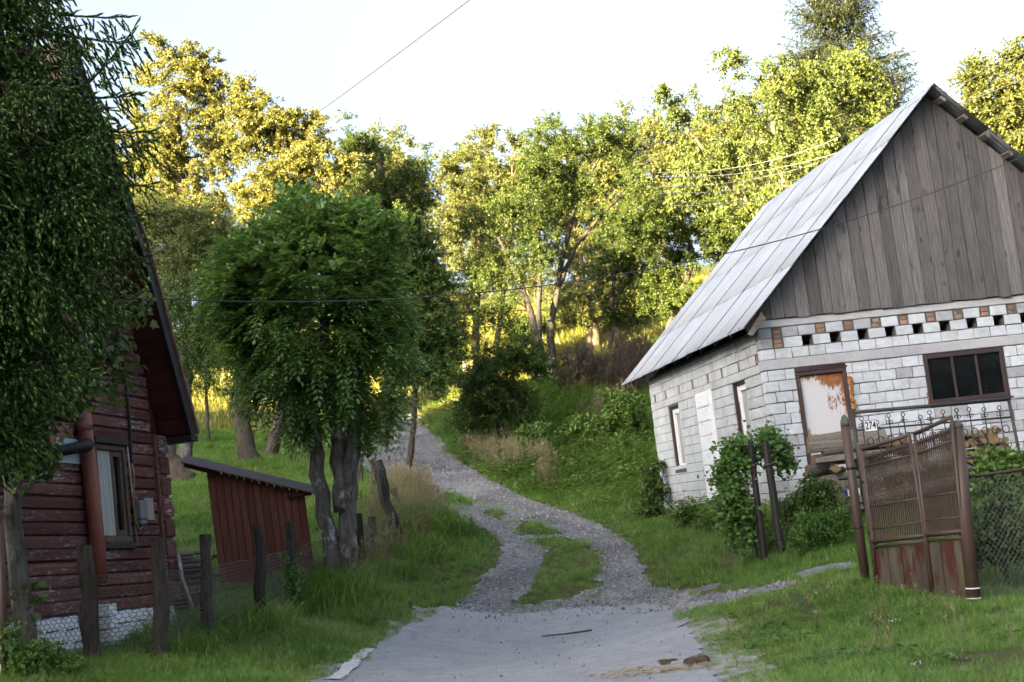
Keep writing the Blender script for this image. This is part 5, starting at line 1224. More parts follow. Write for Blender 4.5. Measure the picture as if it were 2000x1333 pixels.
# spruces
def not_house(P):
    q = P - HA; u = q[:, 0] * HU[0] + q[:, 1] * HU[1]; n_ = q[:, 0] * HU[1] - q[:, 1] * HU[0]; z = q[:, 2]
    inside_ = (n_ < .10) & (z < 6.2 - np.abs(u - UC) * .5)
    return ~inside_
def needles(base, d, L, K, nl, nw):
    n = len(base); d = nrm(d); a = nrm(np.cross(d, sphere(n))); b = np.cross(d, a)
    t = rng.random((n, K)); ph = rng.random((n, K)) * 2 * math.pi
    rad = np.cos(ph)[..., None] * a[:, None] + np.sin(ph)[..., None] * b[:, None]
    p = base[:, None] + d[:, None] * (t * L[:, None])[..., None]; taper = (1 - .45 * t)[..., None]
    tip = p + (rad * .85 + d[:, None] * .75) * nl * taper; sd = np.cross(d[:, None], rad) * nw * .5
    V = np.stack([p + sd, p - sd, tip], 2).reshape(-1, 3); return V, np.arange(len(V)).reshape(-1, 3)
def fingers(base, d, L, r, K, nl, nw):
    """needle-covered shoots: a slim rough stem body each, thick with needles standing out of it"""
    n = len(base); d = nrm(d); a = nrm(np.cross(d, sphere(n))); b = np.cross(d, a); V = []; m = 3
    for t, w in ((0, .7), (.7, 1.0)):
        for k in range(m):
            ph = k * 2 * math.pi / m + t * 2; w_ = w * r * rng.uniform(.7, 1.3, n)
            V.append(base + d * (t * L)[:, None] + (math.cos(ph) * a + math.sin(ph) * b) * w_[:, None])
    V.append(base + d * L[:, None]); V = np.stack(V, 1); nv = V.shape[1]; o = np.arange(n)[:, None] * nv; F = []
    for k in range(m):
        p, q = k, (k + 1) % m; F += [o + [p, q, q + m], o + [p, q + m, p + m], o + [m + p, m + q, 2 * m]]
    V1, F1 = V.reshape(-1, 3), np.concatenate(F); V2, F2 = needles(base, d, L, K, nl, nw)
    return np.vstack([V1, V2]), np.vstack([F1, F2 + len(V1)])
def spruce(name, lab, base, apex_z, z0, rmax, nwh, nbr, K, nl, nw, fl, mat, az=(0, 6.283), extra=(), shape=.55, tw_step=.075, prof=None, fd=1.6, thick=1.0):
    o = thing(name, lab, 'tree', base); m = MB(); H = apex_z - base[2]
    m.tube([(0, 0, -.3), (0, 0, H * .5), (0, 0, H)], [.05 + .018 * H, .012 * H, .01], 10, True, .05)
    B = []; 
    for z in np.linspace(z0, H - .15, nwh):
        R = rmax * ((H - z) / (H - z0)) ** shape if prof is None else float(np.interp(z + base[2], prof[0], prof[1]))
        for k in range(nbr):
            a = rng.uniform(*az); B.append((z + rng.uniform(-.1, .1), a, R * rng.uniform(.6, 1.14), rng.uniform(.05, .4) if z < H * .75 else -.2))
    fb_, fd_, fl_ = [], [], []
    def branch(p0, dh, L, sagv, tipup):
        t = np.linspace(0, 1, 9); q = p0 + dh * (t * L)[:, None] + np.array([0, 0, 1.0]) * (-sagv * L * (t ** 1.3) + tipup * L * t ** 3)[:, None]
        m.tube(q, np.linspace(.012 + .008 * L, .004, 9), 5, False)
        sd = nrm(np.cross(dh, [0, 0, 1.0])); tt = np.arange(.22, 1.0, tw_step / max(L, .3))
        for s in tt:
            c = np.array([np.interp(s, t, q[:, k]) for k in range(3)])
            for sg_ in (-1, 1):
                l = L * (.40 * (1 - s) + (.22 if prof else .14)) * rng.uniform(.6, 1.1); dd = nrm(sd * sg_ * rng.uniform(.5, 1) + dh * .75 + np.array([0, 0, -(rng.uniform(.45, 1.3) if prof else rng.uniform(.15, .75))]))
                nf = max(1, int(l / fl * fd)); tw = np.linspace(.15, 1, nf)
                for x in tw:
                    fb_.append(c + dd * l * x + np.array([0, 0, -.16 * l * x * x])); v = dd * .8 + sphere(1)[0] * .45 + np.array([0, 0, -rng.uniform(.1, 1.0)]); fd_.append(v); fl_.append(fl * rng.uniform(.7, 1.3))
        n = max(3, int(L / fl * 2)); 
        for x in np.linspace(.3, 1, n): c = np.array([np.interp(x, t, q[:, k]) for k in range(3)]); fb_.append(c); fd_.append(dh + sphere(1)[0] * .35 + [0, 0, tipup]); fl_.append(fl)
    for z, a, L, sv in B: branch(np.array([0, 0, z]), np.array([math.cos(a), math.sin(a), 0]), L, sv, rng.uniform(.05, .28))
    for p0, d, L, sv, tu in extra: branch(np.asarray(p0) - base, nrm(np.asarray(d)), L, sv, tu)
    fb2, fd2, fl2 = np.array(fb_), nrm(np.array(fd_)), np.array(fl_); k = not_house(fb2 + base); fb2, fd2, fl2 = fb2[k], fd2[k], fl2[k]
    m.build('trunk', MAT['bark_spruce'], o, True)
    V, F = fingers(fb2, fd2, fl2, .012, K, nl, nw) if prof else needles(fb2, fd2, fl2, K, nl, nw); put('needle_boughs', raw_mesh('needle_boughs', V, F, mat), o); return len(F)
SPB = at(-75, 1330, 12.2); SPB[2] = g1(SPB[0], SPB[1])
exx = [(at(-30, 130, 12.1), np.array([1, -.2, -.05]), .75, .25, .1), (at(-30, 190, 12.0), np.array([1, -.1, .05]), .85, .2, .1), (at(-40, 90, 12.1), np.array([1, -.3, -.1]), .8, .3, .1), (at(-30, 160, 11.8), np.array([.9, -.4, -.1]), .8, .3, .1),
       (at(110, 225, 12.2), np.array([.75, .1, .62]), .95, -.05, .1), (at(40, 60, 12.2), np.array([1, .1, -.05]), .95, .25, .1), (at(20, 20, 12.3), np.array([1, .1, -.05]), 1.0, .2, .1), (at(120, 300, 12.2), np.array([1, .05, .05]), .80, .15, .15), (at(130, 250, 12.3), np.array([1, .1, .0]), .72, .25, .1), (at(120, 360, 12.3), np.array([1, .1, .0]), .75, .2, .1),
       (at(110, 430, 12.1), np.array([1, 0, .0]), .80, .2, .15), (at(110, 500, 12.1), np.array([1, 0, .0]), .78, .3, .15), (at(100, 560, 12.1), np.array([1, -.1, -.05]), .7, .35, .1), (at(60, 700, 12.0), np.array([1, -.2, -.05]), .6, .4, .1)]
for y_ in range(195, 520, 32):
    for q in range(2): exx.append((at(rng.uniform(20, 110), y_ + rng.uniform(-12, 12), 12.2 + rng.uniform(-.35, .3)), np.array([1, rng.uniform(-.5, .3), rng.uniform(-.1, .1)]), rng.uniform(.5, .76), rng.uniform(.2, .5), .12))
PROF = ([1.9, 2.3, 2.9, 3.5, 4.3, 5.2, 5.5, 5.75, 6.0, 6.3, 7.5, 11], [.3, .5, .85, 1.15, 1.45, 1.58, 1.4, .95, .95, 1.3, 1.1, .1])
nt = spruce('spruce_tree', 'dark drooping spruce filling the left edge before the wooden house', SPB, SPB[2] + 10.5, 1.5, 1.42, 38, 9, 22, .025, .0095, .13, MAT['needle'], (-2.6, 1.1), exx, .42, .062, PROF, 1.6)
print('near spruce needles', nt)
sp2 = at(1608, -95, 45); sp2[2] = g1(sp2[0], sp2[1])
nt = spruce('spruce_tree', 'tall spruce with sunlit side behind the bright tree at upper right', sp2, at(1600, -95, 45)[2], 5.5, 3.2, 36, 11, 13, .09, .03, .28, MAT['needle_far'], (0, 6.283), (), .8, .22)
print('far spruce needles', nt)

# leafy young tree in front of the wooden house (maple leaves)
def maple():
    Y_ = 13.9; b = at(50, 1325, Y_); b[2] = g1(b[0], b[1]); o = thing('maple_tree', 'slim grey trunk with maple leaf sprays before the red plank wall', 'tree', b)
    st_ = [(S(Y_,(52,1340),(45,1200),(28,1050),(22,930),(18,780),(20,640)),[.115,.098,.085,.075,.05,.02]), (S(Y_,(20,800),(90,740),(170,690),(225,630)),[.03,.022,.014,.006]), (S(Y_,(90,740),(180,760),(240,770)),[.016,.012,.006]), (S(Y_,(180,690),(240,660),(285,590)),[.012,.009,.004])]
    ells = [E(60,700,Y_,55,70), E(150,700,Y_,60,50), E(215,690,Y_,35,55), E(225,760,Y_,25,25), E(150,770,Y_,45,25), E(60,800,Y_,55,60), E(70,880,Y_,35,50), E(275,600,Y_,14,22), E(190,620,Y_,35,30), E(45,1165,Y_,22,22), E(30,930,Y_,20,30)]
    pts = crown_points(ells, 170, .6); m = MB(); limbs(m, st_, pts, .003); m.v = [v - b for v in m.v]; m.build('trunk', MAT['bark_grey'], o, True)
    n = 170 * 9; P = np.repeat(pts, 9, 0) + rng.normal(0, .085, (n, 3)); ax = sphere(n) * .8 + [.3, -.2, -.35]; nm = sphere(n) * .6 + [.1, -.4, .9]
    V, F = leaf_maple(P, ax, nm, rng.uniform(.055, .105, n)); put('crown', raw_mesh('crown', V - b, F, MAT['l_dark']), o)
maple()
def bush(name, lab, ells, mat, ncl=60, per=48, L=0.070, W=0.045, maple_=False, cat='shrub', tl=.22, group=None):
    c = np.mean([e[0] for e in ells], 0); b = np.array([c[0], c[1], g1(c[0], c[1])]); o = thing(name, lab, cat, b, group=group)
    pts = crown_points(ells, ncl, .6); pts[:, 2] = np.maximum(pts[:, 2], hgt(pts[:, 0], pts[:, 1]) + .04)
    m = MB(); a = b - [0, 0, .05]; limbs(m, [([a, (a + c) / 2, c], [.02, .015, .008])], pts[:40], .003); m.v = [v - b for v in m.v]; m.build('stem', MAT['bark'], o, True)
    if maple_:
        n = ncl * per // 3; P = pts[rng.integers(0, ncl, n)] + rng.normal(0, .08, (n, 3)); V, F = leaf_maple(P, sphere(n) * .8 + [0, -.3, -.5], sphere(n) * .5 + [0, -.6, .8], rng.uniform(.7, 1.2, n) * L)
    else: V, F = sprigs(pts, per, L, W, 4, tl, .3)
    put('foliage', raw_mesh('foliage', V - b, F, mat), o)
bush('creeper', 'bright green creeper mounded over the black posts by the outbuilding', [E(1443,888,19.6,37,36), E(1425,945,19.6,32,60), E(1500,862,19.7,24,32), E(1525,890,19.9,18,35), E(1450,1000,19.6,20,50), E(1430,1000,19.6,22,45), E(1450,1045,19.5,22,25)], MAT['l_vine'], 230, 66, .052, .045, True)
bush('climbing_shrub', 'dark climber hugging the far corner of the block outbuilding', [E(1278,960,28.3,16,55), E(1270,1000,28.2,22,30), E(1285,900,28.4,8,30)], MAT['l_dark'], 70, 48, .08, .05)
bush('nettle_clump', 'low nettle clump at the foot of the long block wall', [E(1350,1010,24.5,32,22), E(1395,1030,23.5,30,18)], MAT['l_vine'], 60, 48, .08, .045)
bush('leafy_shrub', 'dark leafy shrub in front of the log pile end', [E(1590,965,19.8,25,32), E(1560,995,19.8,28,25), E(1615,985,19.8,15,25)], MAT['l_dark'], 90, 48, .06, .04)
bush('young_conifer', 'bushy young conifer growing in front of the crate', [E(1600,1030,18.6,42,28), E(1640,1020,18.6,22,22), E(1570,1050,18.4,30,20)], MAT['l_vine'], 120, 72, .055, .014)
bush('tall_weeds', 'tall weeds behind the netting panel at the gable', [E(1960,905,17.2,40,28), E(1925,930,17,30,25), E(1990,930,17,30,30)], MAT['l_weed'], 80, 48, .08, .04)
bush('bramble_clump', 'dark bramble clump seen through the netting panel', [E(1950,1010,16,45,45), E(1990,1050,15.8,35,40), E(1920,1060,15.9,25,40)], MAT['l_dark'], 110, 54, .07, .045)
bush('sapling', 'light green feathery sapling on the bank below the elder bush', [E(1040,850,36.5,38,32), E(1020,885,36.3,32,22)], MAT['l_weed'], 70, 60, .11, .04)
bush('bramble_clump', 'broad bramble mound on the bank near the outbuilding corner', [E(1150,840,37.5,60,35), E(1215,800,37,45,40), E(1190,880,36.5,55,35), E(1110,900,36.8,40,25)], MAT['l_weed'], 220, 60, .10, .06)
bush('bramble_clump', 'small bramble mound at the edge of the gravel track', [E(1010,930,36,30,22)], MAT['l_weed'], 40, 48, .09, .05)
for (es, lab) in [([E(415,690,50,55,40), E(455,660,50,45,45)], 'leafy shrub in the orchard gap left of the round garden tree'), ([E(540,720,48,50,38), E(590,690,48,45,45)], 'leafy shrub glimpsed under the round garden tree crown'),
                  ([E(1120,600,62,55,32), E(1165,585,62,40,35)], 'leafy shrub behind the pale twin stems on the meadow'), ([E(1290,600,62,50,35), E(1340,590,62,50,40)], 'leafy shrub on the meadow beside the roof edge'), ([E(880,690,56,40,32), E(845,700,55,35,35)], 'leafy shrub in sun beyond the top of the track'), ([E(1215,640,58,40,22), E(1030,640,60,50,25)], 'low shrubs on the meadow between the whitewashed trunks')]:
    bush('meadow_shrub', lab, es, MAT['l_green'], 150, 90, .10, .06, tl=.5, group='shrubs on the upper slope')
bush('wayside_bush', 'small bush at the top of the track beside sunlit grass', [E(850,750,52,30,32), E(880,735,53,25,25)], MAT['l_green'], 80, 60, .10, .06)
bush('ground_elder', 'pale leafy weeds around the boulder in the left foreground', [E(60,1290,13.5,40,28), E(95,1275,13.6,40,18), E(30,1240,13.6,20,30), E(130,1300,13.5,30,16)], MAT['l_vine'], 60, 24, .06, .035)
bush('bindweed', 'thin green bindweed climbing the fence by the fifth post', [E(572,1110,19.0,8,40), E(575,1150,18.8,12,22)], MAT['l_vine'], 16, 20, .06, .04)

# ------------------------------------------------------------------ overhead wires
def wire(lab, pts, r, mat, name='overhead_wire', group=None):
    p = np.array(pts); s = np.r_[0, np.cumsum(np.linalg.norm(np.diff(p, axis=0), axis=1))]; n = 48; t = np.linspace(0, s[-1], n)
    deg = min(2, len(p) - 1); q = np.stack([np.polyval(np.polyfit(s, p[:, k], deg), t) for k in range(3)], 1)
    return tag(MB().tube(q, r, 6).build(name, mat, None, True), lab, 'cable', group)
ih = HA + np.array([HU[0], HU[1], 0]) * 1.08 + np.array([HU[1], -HU[0], 0]) * .12; ih[2] = HA[2] + 3.09 + SAG * 1.08
wire('thick black cable sagging from the wooden house across to the outbuilding', [ih, at(480, 585, 17.6), at(620, 588, 17.9), at(900, 578, 18.3), at(1250, 540, 18.9), at(1430, 492, 19.2), at(1600, 442, 19.4), at(1760, 394, 19.7), at(2060, 282, 20.2)], .008, MAT['wire'])
wire('thin single cable slanting up through the open sky', [at(980, -48, 30), at(760, 118, 36), at(612, 226, 43)], .016, MAT['wire'])
for k, (a, b, c, lab) in enumerate([((1285,338),(1420,330),(1640,268),'top of the pale power wires passing behind the roof'),((1290,345),(1440,340),(1660,290),'second pale power wire from the top behind the roof'),((1270,366),(1400,360),(1600,318),'middle pale power wire passing behind the roof'),((1285,378),(1410,374),(1580,345),'fourth pale power wire passing behind the roof'),((1310,402),(1400,400),(1540,380),'lowest pale power wire passing behind the roof')]):
    wire(lab, [at(*a, 31), at(*b, 31), at(*c, 31.5)], .008, MAT['palewire'], group='power wires behind the roof')
for a, b, lab in [((1790,208),(2040,84),'upper dark wire over the right roof slope'),((1800,235),(2060,130),'middle dark wire over the right roof slope'),((1850,330),(2060,226),'lower dark wire over the right roof slope')]:
    wire(lab, [at(*a, 33), at(*b, 33)], .012, MAT['wire'], group='wires over the right roof slope')

# ------------------------------------------------------------------ ground cover
def gn_scatter(name, pts, rots, scl, idx, protos, lab, cat):
    n = len(pts); me = bpy.data.meshes.new(name); me.vertices.add(n); me.vertices.foreach_set('co', np.asarray(pts, np.float32).ravel())
    for nm_, dt, arr in (('rot', 'FLOAT_VECTOR', rots), ('scl', 'FLOAT_VECTOR', scl)):
        at_ = me.attributes.new(nm_, dt, 'POINT'); at_.data.foreach_set('vector', np.asarray(arr, np.float32).ravel())
    at_ = me.attributes.new('idx', 'INT', 'POINT'); at_.data.foreach_set('value', np.asarray(idx, np.int32))
    cl = bpy.data.collections.new(name + '_kinds')
    for k, pm in enumerate(protos): cl.objects.link(bpy.data.objects.new('%s_%02d' % (name, k), pm))
    o = put(name, me); tag(o, lab, cat, kind='stuff')
    ng = bpy.data.node_groups.new(name, 'GeometryNodeTree')
    ng.interface.new_socket('Geometry', in_out='INPUT', socket_type='NodeSocketGeometry'); ng.interface.new_socket('Geometry', in_out='OUTPUT', socket_type='NodeSocketGeometry')
    gi = ng.nodes.new('NodeGroupInput'); go = ng.nodes.new('NodeGroupOutput'); ip_ = ng.nodes.new('GeometryNodeInstanceOnPoints'); ci = ng.nodes.new('GeometryNodeCollectionInfo')
    ci.inputs['Collection'].default_value = cl; ci.inputs['Separate Children'].default_value = True; ci.inputs['Reset Children'].default_value = True
    def na(nm_, ty):
        q = ng.nodes.new('GeometryNodeInputNamedAttribute'); q.data_type = ty; q.inputs['Name'].default_value = nm_; return q.outputs['Attribute']
    e2r = ng.nodes.new('FunctionNodeEulerToRotation'); lk = ng.links.new
    lk(na('rot', 'FLOAT_VECTOR'), e2r.inputs[0]); lk(e2r.outputs[0], ip_.inputs['Rotation']); lk(na('scl', 'FLOAT_VECTOR'), ip_.inputs['Scale']); lk(na('idx', 'INT'), ip_.inputs['Instance Index'])
    ip_.inputs['Pick Instance'].default_value = True
    lk(gi.outputs[0], ip_.inputs['Points']); lk(ci.outputs[0], ip_.inputs['Instance']); lk(ip_.outputs[0], go.inputs[0])
    md = o.modifiers.new('scatter', 'NODES'); md.node_group = ng; return o
def blade_tuft(n, spread, h, w, bend, mat, name, seed=0):
    r = np.random.default_rng(seed); a = r.uniform(0, 6.283, n); rr = spread * np.sqrt(r.random(n)); b = np.c_[np.cos(a) * rr, np.sin(a) * rr, np.zeros(n)]
    d = r.uniform(0, 6.283, n); hh = h * r.uniform(.45, 1.15, n); bd = bend * r.uniform(.2, 1.2, n) * hh; dv = np.c_[np.cos(d), np.sin(d), np.zeros(n)]; sv = np.c_[-np.sin(d), np.cos(d), np.zeros(n)]
    ww = (w * r.uniform(.6, 1.2, n))[:, None]; z = lambda k: np.c_[np.zeros(n), np.zeros(n), hh * k]
    P0, P1 = b, b + dv * (bd * .3)[:, None] + z(.6); P2 = b + dv * bd[:, None] + z(.93)
    V = np.stack([P0 - sv * ww * .5, P0 + sv * ww * .5, P1 + sv * ww * .42, P1 - sv * ww * .42, P2], 1).reshape(-1, 3)
    i = np.arange(n)[:, None] * 5; F = np.concatenate([i + [0, 1, 2], i + [0, 2, 3], i + [3, 2, 4]]); return raw_mesh(name, V - [0, 0, .02], F, mat)
def seed_tuft(n, spread, h, mat, name, seed, head=.10):
    r = np.random.default_rng(seed); V, F = [], []; o = 0
    a = r.uniform(0, 6.283, n); rr = spread * np.sqrt(r.random(n)); d = r.uniform(0, 6.283, n)
    segs = []; leaf = []
    for k in range(n):
        b = np.array([math.cos(a[k]) * rr[k], math.sin(a[k]) * rr[k], -.02]); hh = h * r.uniform(.6, 1.1); dv = np.array([math.cos(d[k]), math.sin(d[k]), 0]) * hh * r.uniform(.05, .25)
        t1 = b + dv * .4 + [0, 0, hh * .6]; t2 = b + dv + [0, 0, hh]; segs += [(b, t1), (t1, t2)]
        for q in range(7): leaf.append((t2 - (t2 - t1) * q / 7 * head * 3.2, r.normal(size=3) * .5 + [0, 0, 1]))
        leaf.append((b + [0, 0, hh * .3], r.normal(size=3) * .6 + [0, 0, .6]))
    V1, F1 = prisms(segs, .0022); P = np.array([x[0] for x in leaf]); A = np.array([x[1] for x in leaf]); V2, F2 = leaf_quads(P, A, r.normal(size=(len(P), 3)), np.full(len(P), .045), np.full(len(P), .010))
    return raw_mesh(name, np.vstack([V1, V2]), np.vstack([F1, F2 + len(V1)]), mat)
def weed_tuft(n, h, L, W, mat, name, seed):
    r = np.random.default_rng(seed); P, A, NM = [], [], []; segs = []
    for k in range(n):
        b = np.r_[r.normal(0, .09, 2), -.02]; tp = b + np.r_[r.normal(0, .08, 2), h * r.uniform(.6, 1.1)]; segs.append((b, tp))
        for q in range(9):
            t = .15 + .85 * q / 8; a = q * 2.4 + r.uniform(0, 1); P.append(b + (tp - b) * t); A.append((math.cos(a), math.sin(a), -.15 + .3 * r.random())); NM.append((r.normal(0, .3), r.normal(0, .3), 1))
    V1, F1 = prisms(segs, .003); s = r.uniform(.6, 1.2, len(P)); V2, F2 = leaf_quads(np.array(P), np.array(A), np.array(NM), L * s, W * s); return raw_mesh(name, np.vstack([V1, V2]), np.vstack([F1, F2 + len(V1)]), mat)
def clover_tuft(seed):
    r = np.random.default_rng(seed); n = 9; P = np.c_[r.normal(0, .12, (n, 2)), r.uniform(.05, .10, n)]; V, F = [], []
    m = MB()
    for p in P: m.tube([p, p + [0, 0, .008], p + [0, 0, .018]], [.006, .011, .004], 6)
    return m.mesh('clover', MAT['clover'])
def in_rect(x, y, o, rot, x0, x1, y0, y1):
    c, s = math.cos(rot), math.sin(rot); dx, dy = x - o[0], y - o[1]; u, v = dx * c + dy * s, -dx * s + dy * c; return (u > x0) & (u < x1) & (v > y0) & (v < y1)
def blocked(x, y):
    return in_rect(x, y, BBO, BB_ROT, -.04, WID, -.03, LEN) | in_rect(x, y, HA, H_ROT, UL, UR + .02, -.05, BACK) | in_rect(x, y, SP, SROT, -.02, SW, -.04, 1.2)
def sample(x0, x1, y0, y1, dens):
    n = int((x1 - x0) * (y1 - y0) * dens); x = rng.uniform(x0, x1, n); y = rng.uniform(y0, y1, n)
    lim = np.abs(x) < (1000 * 1.25 + 260) / FPX * y + .6; x, y = x[lim], y[lim]; k = ~on_paved(x, y) & ~blocked(x, y); x, y = x[k], y[k]
    P = np.c_[x, y, hgt(x, y)]; return P[seen(P)]
zones = [(-8, 8, 7.5, 10.5, 150), (-9, 9, 10.5, 15, 190), (-9, 10, 15, 20, 140), (-10, 10, 20, 27, 75), (-13, 11, 27, 36, 42), (-18, 15, 36, 46, 26), (-26, 24, 46, 66, 15), (-34, 34, 66, 84, 6)]
P = np.vstack([sample(*z) for z in zones]); P = P[~((P[:, 0] > 0) & (P[:, 1] < 16.5) & (smooth_noise(P[:, 0] * .6, P[:, 1], .5, 77) + smooth_noise(P[:, 0], P[:, 1], .15, 78) * .5 > .95 - .28 * (P[:, 0] > 2.6)))]; n = len(P); dist = P[:, 1]
mead = (dist > 48)
TALLP = [gpoly([(330,1300),(420,1275),(520,1245),(590,1205),(700,1175),(720,1130),(600,1120),(560,1160),(420,1240),(330,1250)]), gpoly([(660,1170),(760,1140),(860,1080),(890,1030),(840,990),(760,1000),(700,1090),(660,1130)])]
tall = np.zeros(n, bool)
for q in TALLP: tall |= inside(q, P[:, 0], P[:, 1])
bank = inside(gpoly([(1000,960),(1090,985),(1170,1015),(1290,1000),(1270,880),(1262,770),(1090,760),(950,800),(860,850),(900,905)]), P[:, 0], P[:, 1])
lawn = (P[:, 1] < 16.5) & (P[:, 0] > 0)
hn = smooth_noise(P[:, 0], P[:, 1], 1.1, 21) * .35 + smooth_noise(P[:, 0], P[:, 1], .4, 22) * .2 + 1
s = rng.uniform(.75, 1.25, n) * hn * np.where(tall, 1.7, np.where(bank, 1.35, np.where(mead, 2.4, np.where(lawn, .5, .85)))) * np.where(dist > 30, 1.2, 1)
ed = np.minimum(edge_dist(TRACK, P[:, 0], P[:, 1]), edge_dist(ROAD, P[:, 0], P[:, 1])); ed = np.minimum(ed, np.minimum(edge_dist(PATH, P[:, 0], P[:, 1]), edge_dist(PATH2, P[:, 0], P[:, 1])) * .7); s = s * np.clip(.5 + ed * .8, .5, 1)
keep = (ed > .08) | (rng.random(n) < .75)
track_d = np.minimum.reduce([np.min(np.hypot(P[:, 0][:, None] - I[None, :, 0], P[:, 1][:, None] - I[None, :, 1]), 1) for I in ISLAND]); s = np.where(track_d < .7, s * .6, s)
wid = np.where(dist > 40, 2.2, np.where(dist > 25, 1.5, 1.0))
gk = [blade_tuft(44, .13, .155, .0068, 1.15, MAT['grass'], 'grass_tuft', k) for k in range(4)] + [blade_tuft(26, .12, .22, .008, 1.2, MAT['grass'], 'grass_tuft', 9 + k) for k in range(2)]
mk = [blade_tuft(34, .2, .16, .010, .6, MAT['meadow'], 'meadow_tuft', 20 + k) for k in range(3)]
rot = np.c_[rng.normal(0, .1, n), rng.normal(0, .1, n), rng.uniform(0, 6.283, n)]
tp = gpoly([(1000,1196),(1040,1140),(1050,1080),(1000,1040),(960,1020),(900,990),(850,960),(880,955),(960,985),(1040,1010),(1110,1040),(1180,1070),(1190,1130),(1170,1180),(1100,1192)])
x = rng.uniform(*[f_(tp[:, 0]) for f_ in (np.min, np.max)], 5200); y = rng.uniform(*[f_(tp[:, 1]) for f_ in (np.min, np.max)], 5200); kk = inside(tp, x, y) & on_paved(x, y) & (smooth_noise(x, y, .3, 51) + smooth_noise(x, y, .1, 52) * .6 > .0 + .5 * np.min([edge_dist(I, x, y) for I in ISLAND], 0))
x, y = x[kk], y[kk]; gn_scatter('track_grass', np.c_[x, y, hgt(x, y) + .02], np.c_[rng.normal(0, .1, (len(x), 2)), rng.uniform(0, 6.28, len(x))], np.tile(rng.uniform(.25, .5, len(x))[:, None], (1, 3)), rng.integers(0, 4, len(x)), [blade_tuft(24, .16, .15, .008, 1.2, MAT['grass'], 'thin_tuft', 110 + q) for q in range(4)], 'thin grass growing through the gravel between the ruts', 'grass')
k = ~mead & keep; gn_scatter('grass', P[k], rot[k], np.c_[s * wid, s * wid, s][k] * [1, 1, 1], rng.choice(6, k.sum(), p=[.2, .2, .2, .2, .1, .1]), gk, 'green grass covering verges, yard and bank', 'grass')
k = mead; gn_scatter('meadow_grass', P[k], rot[k], np.c_[s * .8, s * .8, s][k], rng.integers(0, 3, k.sum()), mk, 'tall sunlit meadow grass up the slope', 'grass')
def patch(name, polys, dens, protos, smin, smax, lab, cat, thin=None):
    Q = []
    for poly in polys:
        g = gpoly(poly); x0, y0 = g.min(0); x1, y1 = g.max(0); n_ = int(dens * (x1 - x0) * (y1 - y0)); x = rng.uniform(x0, x1, n_); y = rng.uniform(y0, y1, n_)
        kk = inside(g, x, y) & ~on_paved(x, y) & ~blocked(x, y) & (smooth_noise(x, y, .9, 31) > (-.35 if thin is None else thin)); Q.append(np.c_[x, y, hgt(x, y)][kk])
    Q = np.vstack(Q); n_ = len(Q); sc = rng.uniform(smin, smax, n_); gn_scatter(name, Q, np.c_[rng.normal(0, .08, (n_, 2)), rng.uniform(0, 6.28, n_)], np.c_[sc, sc, sc], rng.integers(0, len(protos), n_), protos, lab, cat); return n_
dk = [seed_tuft(14, .12, .62, MAT['drygrass'], 'dry_tuft', 40 + k) for k in range(4)]
patch('dry_grass', [[(690,1135),(760,1125),(840,1075),(875,1030),(850,985),(800,950),(745,975),(705,1040)], [(525,1185),(560,1160),(610,1150),(650,1150),(640,1165),(590,1190),(545,1205)], [(640,1150),(690,1150),(700,1100),(680,1100)]], 15, dk, .7, 1.2, 'tall pale dry grass round the stakes and fence', 'grass', -.2)
patch('dry_bank_grass', [[(1070,860),(1120,845),(1265,850),(1262,770),(1180,755),(1090,765),(1050,800)], [(900,905),(990,945),(1080,970),(1100,940),(1000,890),(920,870)]], 18, dk, .7, 1.35, 'pale dry grass stems on the bank below the brown stalks', 'grass', -.1)
bk = [seed_tuft(20, .16, .8, MAT['brownstalk'], 'stalk_tuft', 60 + k, .22) for k in range(3)]
patch('brown_stalks', [[(1080,782),(1150,772),(1275,800),(1290,725),(1240,700),(1160,718),(1093,755)]], 38, bk, .7, 1.45, 'dead dark brown weed stalks along the top of the bank', 'weeds', -.5)
wk = [weed_tuft(7, .42, .10, .05, MAT['l_weed'], 'weed_tuft', 80 + k) for k in range(3)]
patch('weeds', [[(900,905),(1000,955),(1100,985),(1290,990),(1275,880),(1262,800),(1090,810),(960,860)], [(860,850),(900,900),(1000,800),(930,770),(830,790)], [(640,1200),(700,1180),(760,1150),(700,1150)], [(1300,1020),(1420,1060),(1520,1085),(1500,1040),(1400,1010)], [(1540,1080),(1660,1060),(1660,1000),(1540,1010)], [(900,905),(1000,955),(1100,985),(1200,1010),(1290,1005),(1270,900),(1150,890),(1000,850)]], 10, wk, .6, 1.35, 'leafy green weeds on the bank and by the walls', 'weeds', -.3)
patch('verge_weeds', [[(420,1290),(560,1300),(780,1200),(930,1120),(900,1060),(720,1190),(560,1230)], [(1400,1200),(1700,1180),(1980,1250),(1980,1330),(1450,1330)], [(330,980),(620,960),(600,900),(340,930)]], 3.4, [weed_tuft(4, .16, .10, .055, MAT['l_vine'], 'verge_weed', 95)], .4, .85, 'broad leaved weeds scattered through the verge grass', 'weeds', -.1)
patch('lawn_stalks', [[(1400,1210),(1700,1175),(1990,1220),(1990,1330),(1450,1330)], [(330,1300),(560,1250),(760,1180),(900,1120),(940,1130),(700,1240),(560,1330),(330,1330)], [(1300,1140),(1250,1060),(1300,1030),(1560,1090),(1500,1130)], [(330,1000),(600,960),(600,1060),(420,1080)]], 3.6, [seed_tuft(4, .12, .42, MAT['drygrass'], 'stalk_tuft', 71, .12), seed_tuft(3, .1, .35, MAT['meadow'], 'stalk_tuft', 72, .2)], .5, 1.0, 'single dry seed stalks standing in the verge grass', 'grass', -.2)
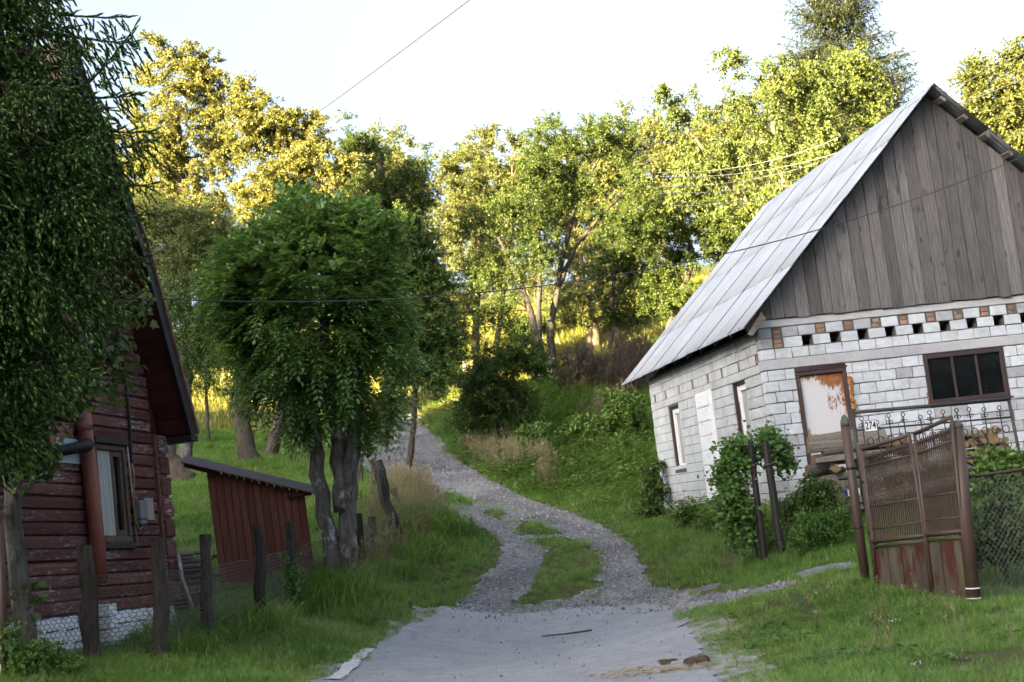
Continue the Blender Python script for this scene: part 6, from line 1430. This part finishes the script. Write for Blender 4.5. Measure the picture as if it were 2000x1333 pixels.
patch('clover_flowers', [[(1360,1215),(1480,1190),(1640,1165),(1990,1230),(1990,1330),(1440,1330)], [(1300,1130),(1560,1110),(1640,1090),(1500,1060)]], 1.0, [clover_tuft(1), clover_tuft(2)], .4, .7, 'small white clover heads in the mown grass', 'flowers', .0)
# loose stones on the track and grit on the road
sk = []
for k in range(4):
    m = MB(); t = np.linspace(-1.2, 1.2, 4); m.tube([(0, 0, .6 * math.sin(x)) for x in t], np.cos(t) * 1.0, 6, True, .25); sk.append(m.mesh('stone', MAT['stone']))
def stones(name, poly, dens, a, b, lab, lift, holes=()):
    x0, y0 = poly.min(0); x1, y1 = poly.max(0); n_ = int(dens * (x1 - x0) * (y1 - y0)); y = y0 + (y1 - y0) * rng.random(n_) ** 1.6; x = rng.uniform(x0, x1, n_)
    kk = inside(poly, x, y)
    for h_ in holes: kk &= ~inside(h_, x, y)
    Q = np.c_[x, y, hgt(x, y) + lift][kk]; n_ = len(Q); sc = a + (b - a) * rng.random(n_) ** 3.5
    gn_scatter(name, Q, rng.uniform(0, 6.28, (n_, 3)), np.c_[sc, sc * rng.uniform(.7, 1, n_), sc * .7], rng.integers(0, 4, n_), sk, lab, 'gravel'); return n_
stones('loose_stones', np.vstack([TRACK]), 190, .006, .034, 'loose grey stones on the gravel track', .022, ISLAND)
stones('path_stones', PATH, 200, .006, .03, 'loose stones on the side path', .022)
stones('road_end_stones', gpoly([(885,1180),(1000,1190),(1100,1180),(1200,1168),(1310,1160),(1345,1205),(1310,1196),(1200,1204),(1100,1212),(1000,1222),(880,1212)]), 130, .006, .034, 'loose stones where the asphalt ends', .034)
stones('road_grit', ROAD, 16, .004, .017, 'dark grit scattered over the asphalt', .032)
def litter():
    g = gpoly([(1140,1328),(1230,1312),(1300,1306),(1400,1300),(1385,1312),(1290,1324),(1200,1333)]); n_ = 1100; x0, y0 = g.min(0); x1, y1 = g.max(0); x = rng.uniform(x0, x1, n_); y = rng.uniform(y0, y1, n_); k = inside(g, x, y); x, y = x[k], y[k]; n_ = len(x); a = rng.uniform(0, 6.28, n_)
    V, F = leaf_quads(np.c_[x, y, hgt(x, y) + .036], np.c_[np.cos(a), np.sin(a), rng.normal(0, .05, n_)], np.tile([0, 0, 1.0], (n_, 1)) + rng.normal(0, .1, (n_, 3)), rng.uniform(.03, .12, n_), rng.uniform(.004, .012, n_))
    tag(put('straw_litter', raw_mesh('straw_litter', V, F, MAT['straw'])), 'strewn pale straw on the asphalt near the dung', 'straw', kind='stuff')
litter()
